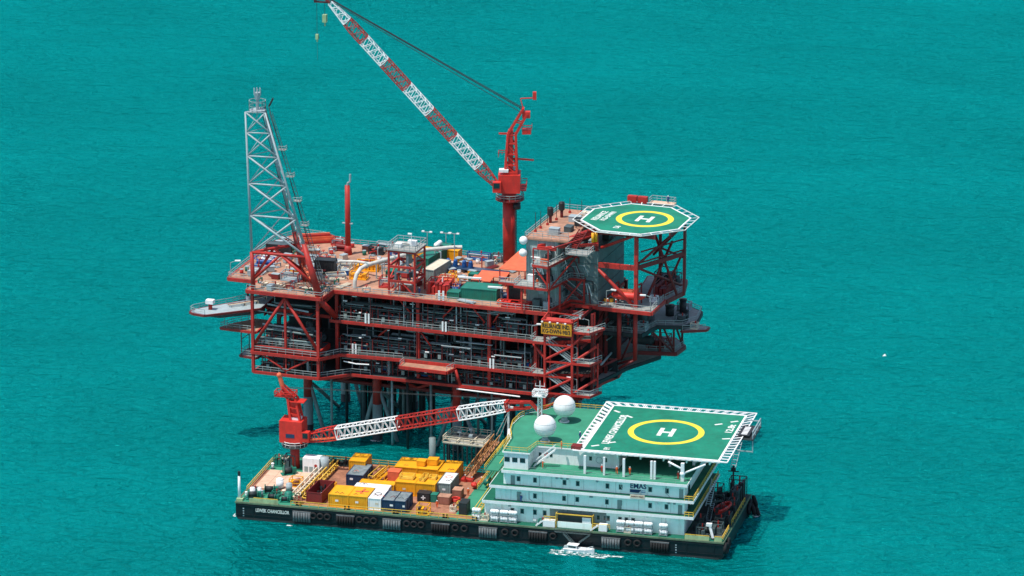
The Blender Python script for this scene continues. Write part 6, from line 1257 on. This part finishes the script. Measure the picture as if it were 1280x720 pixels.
for (u, v, L, W, H, m, l) in ((100.2, 5.4, 2.4, 3, 3.0, 'dark', 'dark compressor frame at the shaded near stern, against the house'), (104.2, 4.6, 2.6, 2, 2.2, 'mid', 'blue-grey pump frame at the near stern'), (106.2, 9.6, 1.4, 3, 2.6, 'dark', 'dark tall frame on the stern rail before the rescue boat'), (100.2, 22, 3, 3.4, 4.2, 'dark', 'tall dark generator frame at the far end of the house'), (105.6, 16.6, 2, 2.6, 3.4, 'dark', 'dark cage frame on the stern rail behind the rescue boat'), (103.8, 26.8, 3.6, 3, 4.6, 'black', 'tall black winch frame at the far stern corner')):
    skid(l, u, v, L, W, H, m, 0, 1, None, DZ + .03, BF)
for k, (dx, dy, z) in enumerate(((.9, 30.8, 2.6), (.9, 29, 1.4), (1.6, 30, .6), (.5, 31.6, 1.2))): MB().torus((LB_ + dx, dy, z), (1, .4, .3), 1.0, .42, 14, 8).build('tyre_fender', 'rubber', bg_, True)
sp = thing('stern_light_post', 'slanting white post at the near stern corner of the barge', 'post', BF, (105.4, 1.6, DZ)); MB().bar((0, 0, .2), (-.9, .8, 2.8), .4).build('post', 'white', sp); MB().box(-1.6, .4, 2.6, -.4, 1.2, 3.2).build('head', 'white', sp); MB().box(-.4, -.4, 0, .4, .4, .25).build('foot', 'dark', sp)
mc = thing('stern_mast', 'dark stern light mast with crossarms at the far stern corner', 'mast', BF, (104.5, 28.5, DZ)); MB().cyl((0, 0, 0), (0, 0, 7.5), .2, 8).build('mast', 'dark', mc, True); MB().bar((-1.2, 0, 6), (1.2, 0, 6), .2).box(-.5, -.4, 6.1, .5, .4, 6.8).build('crossarm', 'dark', mc)
# white launch with foam round it
ln = thing('white_launch', 'small white launch lying at the barge side in white foam below the boarding stairs', 'boat', BF, (77.0, -2.2, -0.1), R(-6))
b = MB(); prof = [(-3.9, .95, .55, -.2), (-3.4, 1.15, .75, -.3), (-.5, 1.25, .85, -.3), (2.2, 1.0, 1.0, -.2), (3.6, .45, 1.2, 0), (4.2, .05, 1.3, .4)]
b._add([p for (x, wy, h, k) in prof for p in ((x, -wy, h), (x, -wy * .8, .1), (x, 0, k), (x, wy * .8, .1), (x, wy, h))], [(i * 5 + k, i * 5 + k + 1, (i + 1) * 5 + k + 1, (i + 1) * 5 + k) for i in range(5) for k in range(4)] + [(0, 1, 2, 3, 4)] + [(i * 5, (i + 1) * 5, (i + 1) * 5 + 4, i * 5 + 4) for i in range(5)])
b.build('hull', 'white', ln); MB().box(-2.6, -.85, .75, -.2, .85, 1.75).build('cabin', 'white', ln); MB().box(-.19, -.75, 1.15, -.15, .75, 1.65).box(-2.4, -.9, 1.15, -.4, -.855, 1.6).build('cabin_window', 'glass', ln); MB().box(-2.8, -.95, 1.76, 0, .95, 1.84).build('cabin_roof', 'white', ln); MB().rail([(0.4, -1, .9), (2.4, -.85, 1.0), (3.8, 0, 1.3)], .6, .04, 1).build('bow_rail', 'white', ln); MB().box(-3.7, -.5, .6, -2.9, .5, 1.2).build('engine_box', 'galv', ln)
def foam_material():
    m = bpy.data.materials.new('foam'); m.use_nodes = True; n = m.node_tree.nodes; l = m.node_tree.links; b = n['Principled BSDF']
    b.inputs['Base Color'].default_value = (.8, .86, .85, 1); b.inputs['Roughness'].default_value = .9
    g = n.new('ShaderNodeNewGeometry'); t = n.new('ShaderNodeTexNoise'); t.inputs['Scale'].default_value = 1.1; t.inputs['Detail'].default_value = 7; t.inputs['Roughness'].default_value = .7; l.new(g.outputs['Position'], t.inputs['Vector'])
    r = n.new('ShaderNodeMapRange'); r.inputs['From Min'].default_value = .47; r.inputs['From Max'].default_value = .60; l.new(t.outputs['Fac'], r.inputs['Value']); l.new(r.outputs[0], b.inputs['Alpha']); return m
M['foam'] = foam_material()
LEGB = [((BF.inverted() @ (PF @ Vector((u, v, 0)))).x, (BF.inverted() @ (PF @ Vector((u, v, 0)))).y - 1.2) for u in LEGU for v in LEGV[:1]]
b = MB()
for (cx, cy, rx, ry) in ((76.5, -3.2, 5.4, 1.5), (80.5, -4.4, 3.4, 1.0), (-.7, 2.5, .5, 2), (74, -4.6, 3.0, .8), (84, -3.4, 3.4, .6), (12.6, -1.6, .7, .4), (109.6, 30, .9, 2.4)) + tuple((x, y, 1.5, .8) for x, y in LEGB):
    n = 26; vv = []
    for k in range(n):
        a = 2 * math.pi * k / n; q = rnd.uniform(.75, 1.15); vv.append((cx + rx * q * math.cos(a), cy + ry * q * math.sin(a), .05))
    b._add(vv, [tuple(range(n))])
o = b.build('sea_foam', 'foam'); o.matrix_world = BF; tag(o, None, None, kind='stuff'); o['label'] = 'patches of white foam on the water along the barge side'

ln.scale = (.86, .86, .86)
# ================================================================== PEOPLE
def figure(joints, edges, radii, root=0, sub=1):
    me = bpy.data.meshes.new('figure'); me.from_pydata(joints, edges, []); o = bpy.data.objects.new('figure', me); col.objects.link(o)
    md = o.modifiers.new('skin', 'SKIN'); md.use_smooth_shade = True
    lay = me.skin_vertices[0].data if me.skin_vertices else None
    if lay is None:
        bm_ = None
    for i, r in enumerate(radii): me.skin_vertices[0].data[i].radius = (r, r); me.skin_vertices[0].data[i].use_root = (i == root)
    s = o.modifiers.new('sub', 'SUBSURF'); s.levels = sub; s.render_levels = sub
    dg = bpy.context.evaluated_depsgraph_get(); dg.update(); new = bpy.data.meshes.new_from_object(o.evaluated_get(dg)); bpy.data.objects.remove(o)
    return new
def body_data(stride=.0, arm=.0):
    J = [(0, 0, .95), (0, 0, 1.18), (0, 0, 1.40), (0, .01, 1.52), (0, .02, 1.60), (0, .03, 1.74),      # pelvis, waist, chest, neck, head, crown
         (-.19, 0, 1.42), (-.26, .02 + arm * .2, 1.15), (-.26, .12 + arm * .35, .93 + arm * .2), (-.26, .17 + arm * .4, .85 + arm * .22),
         (.19, 0, 1.42), (.26, -.02, 1.15), (.25, .10, .93), (.25, .13, .85),
         (-.10, 0, .90), (-.11, stride * .5, .50), (-.11, stride * .55 - .03, .09), (-.11, stride * .55 + .16, .04),
         (.10, 0, .90), (.11, -stride * .4, .50), (.11, -stride * .75, .09), (.11, -stride * .75 + .17, .04)]
    E = [(0, 1), (1, 2), (2, 3), (3, 4), (4, 5), (2, 6), (6, 7), (7, 8), (8, 9), (2, 10), (10, 11), (11, 12), (12, 13), (0, 14), (14, 15), (15, 16), (16, 17), (0, 18), (18, 19), (19, 20), (20, 21)]
    Rr = [.15, .14, .17, .06, .095, .085, .075, .055, .042, .04, .075, .055, .042, .04, .10, .07, .05, .045, .10, .07, .05, .045]
    return J, E, Rr
POSE = []
for st_, ar_ in ((0.05, 0), (.32, .3), (.0, 1.0)):
    J, E_, Rr = body_data(st_, ar_); POSE.append((figure(J, E_, Rr), figure([(x, y, z) for x, y, z in J[:3]] + J[6:9] + J[10:13] + J[14:17] + J[18:21],
        [(0, 1), (1, 2), (2, 3), (3, 4), (4, 5), (2, 6), (6, 7), (7, 8), (0, 9), (9, 10), (10, 11), (0, 12), (12, 13), (13, 14)], [.175, .165, .195, .095, .075, .06, .095, .075, .06, .12, .09, .07, .12, .09, .07])))
for bme, cme in POSE: bme.materials.clear(); bme.materials.append(M['skin'])
hat = MB(); hat.sph((0, .03, 1.69), .13, 12, 8, .85); hat.cyl((0, .05, 1.68), (0, .05, 1.70), .16, 12)
hat_me = hat.build('hard_hat', 'white'); HAT = hat_me.data; bpy.data.objects.remove(hat_me)
COV = {}
def person(label, F, loc, rz, pose=0, cov='coverall', hatm='white'):
    t = thing('person', label, 'person', F, loc, R(rz))
    bme, cme = POSE[pose]
    k = (pose, cov)
    if k not in COV: c = cme.copy(); c.materials.clear(); c.materials.append(M[cov]); COV[k] = c
    for nm, me in (('body', bme), ('coverall', COV[k]), ('hard_hat', HAT)):
        o = bpy.data.objects.new(nm, me); col.objects.link(o); o.parent = t
        if nm == 'hard_hat' and hatm != 'white': m2 = HAT.copy(); m2.materials.clear(); m2.materials.append(M[hatm]); o.data = m2
Zt = DZ + .03
for a in (('person in orange coveralls standing on the open deck in front of the brown crates', BF, (43.6, 6.4, Zt), 200, 1), ('person in orange coveralls standing right of the brown crate by the house', BF, (48.2, 15.6, Zt), 20, 0),
          ('person in red coveralls at the foot of the gangway', BF, (45.4, 24.0, Zt), 90, 1, 'coverall2'), ('person in red coveralls beside the lifejacket bundle, on its left', BF, (47.2, 23.0, Zt), 150, 0, 'coverall2'), ('person in orange coveralls behind the lifejacket bundle', BF, (49.2, 23.4, Zt), 250, 2),
          ('person in orange coveralls climbing the outside stair beside the wheelhouse', BF, (67.6, 4.3, 15.79), 300, 2), ('person in orange coveralls at the top of the outside stair by the helideck corner', BF, (71.2, 6.6, 19.65), 120, 0, 'coverall', 'yellow'), ('person in blue coveralls on the green roof deck by the helideck corner', BF, (73.6, 13.8, 19.65), 60, 0, 'coverall3'),
          ('person in red coveralls in the shade under the helideck, left of two columns', BF, (80.5, 4.6, 15.79), 0, 0, 'coverall2'), ('person in orange coveralls in the shade under the helideck, middle of the three there', BF, (83.8, 4.4, 15.79), 30, 1), ('person in orange coveralls in the shade under the helideck, right of the three there', BF, (86.6, 4.6, 15.79), -20, 0), ('person in red coveralls by the right-hand helideck column', BF, (97.2, 4.2, 15.79), 0, 0, 'coverall2'),
          ('person in dark clothes on the middle gallery of the accommodation block', BF, (63.4, 1.9, 8.56), 0, 2, 'coverall3'), ('person in orange vest beside the mast foot and the farther radome', BF, (64.6, 21.5, 19.65), 100, 2, 'coverall', 'yellow'),
          ('person in orange coveralls on the lifeboat deck of the platform', PF, (55.4, 2.8, ZD), 180, 0), ('person in orange coveralls on the middle walkway of the utility building', PF, (41.9, -6.2, 43.12), 200, 0), ('person in red coveralls near the lifeboat davit', PF, (57.4, 2.6, ZD), 100, 0, 'coverall2'),
          ('person in dark coveralls standing on the back platform of the platform helideck', PF, (61.6, 27.6, HZ + .02), 200, 0, 'coverall3'), ('person in dark blue coveralls crouching near the red pump skid on the platform', PF, (12.8, -3.2, ZD), 0, 2, 'coverall3')): person(*a)
# two gulls low over the water
for i, (u, v, z) in enumerate(((95.7, 95.6, 1.5), (77, 20, 1.2))):
    g = thing('seabird', ('white seabird over the open water right of the platform', 'white seabird over the open water right of the barge stern')[i], 'bird', PF, (u, v, z), R(40 * i))
    b = MB(); b.vessel((-.25, 0, 0), (.3, 0, 0), .13, 8); b.sph((.45, 0, .05), .1, 8, 6)
    for s in (-1, 1): b._add([(-.15, s * .1, .05), (.2, s * .1, .05), (.15, s * .6, .25), (-.1, s * .6, .22), (-.15, s * 1.1, .1), (-.15, s * .1, .02), (.2, s * .1, .02), (.15, s * .6, .22), (-.1, s * .6, .19)], [(0, 1, 2, 3), (3, 2, 4), (5, 8, 7, 6), (8, 4, 7)])
    b.build('body', 'white', g)
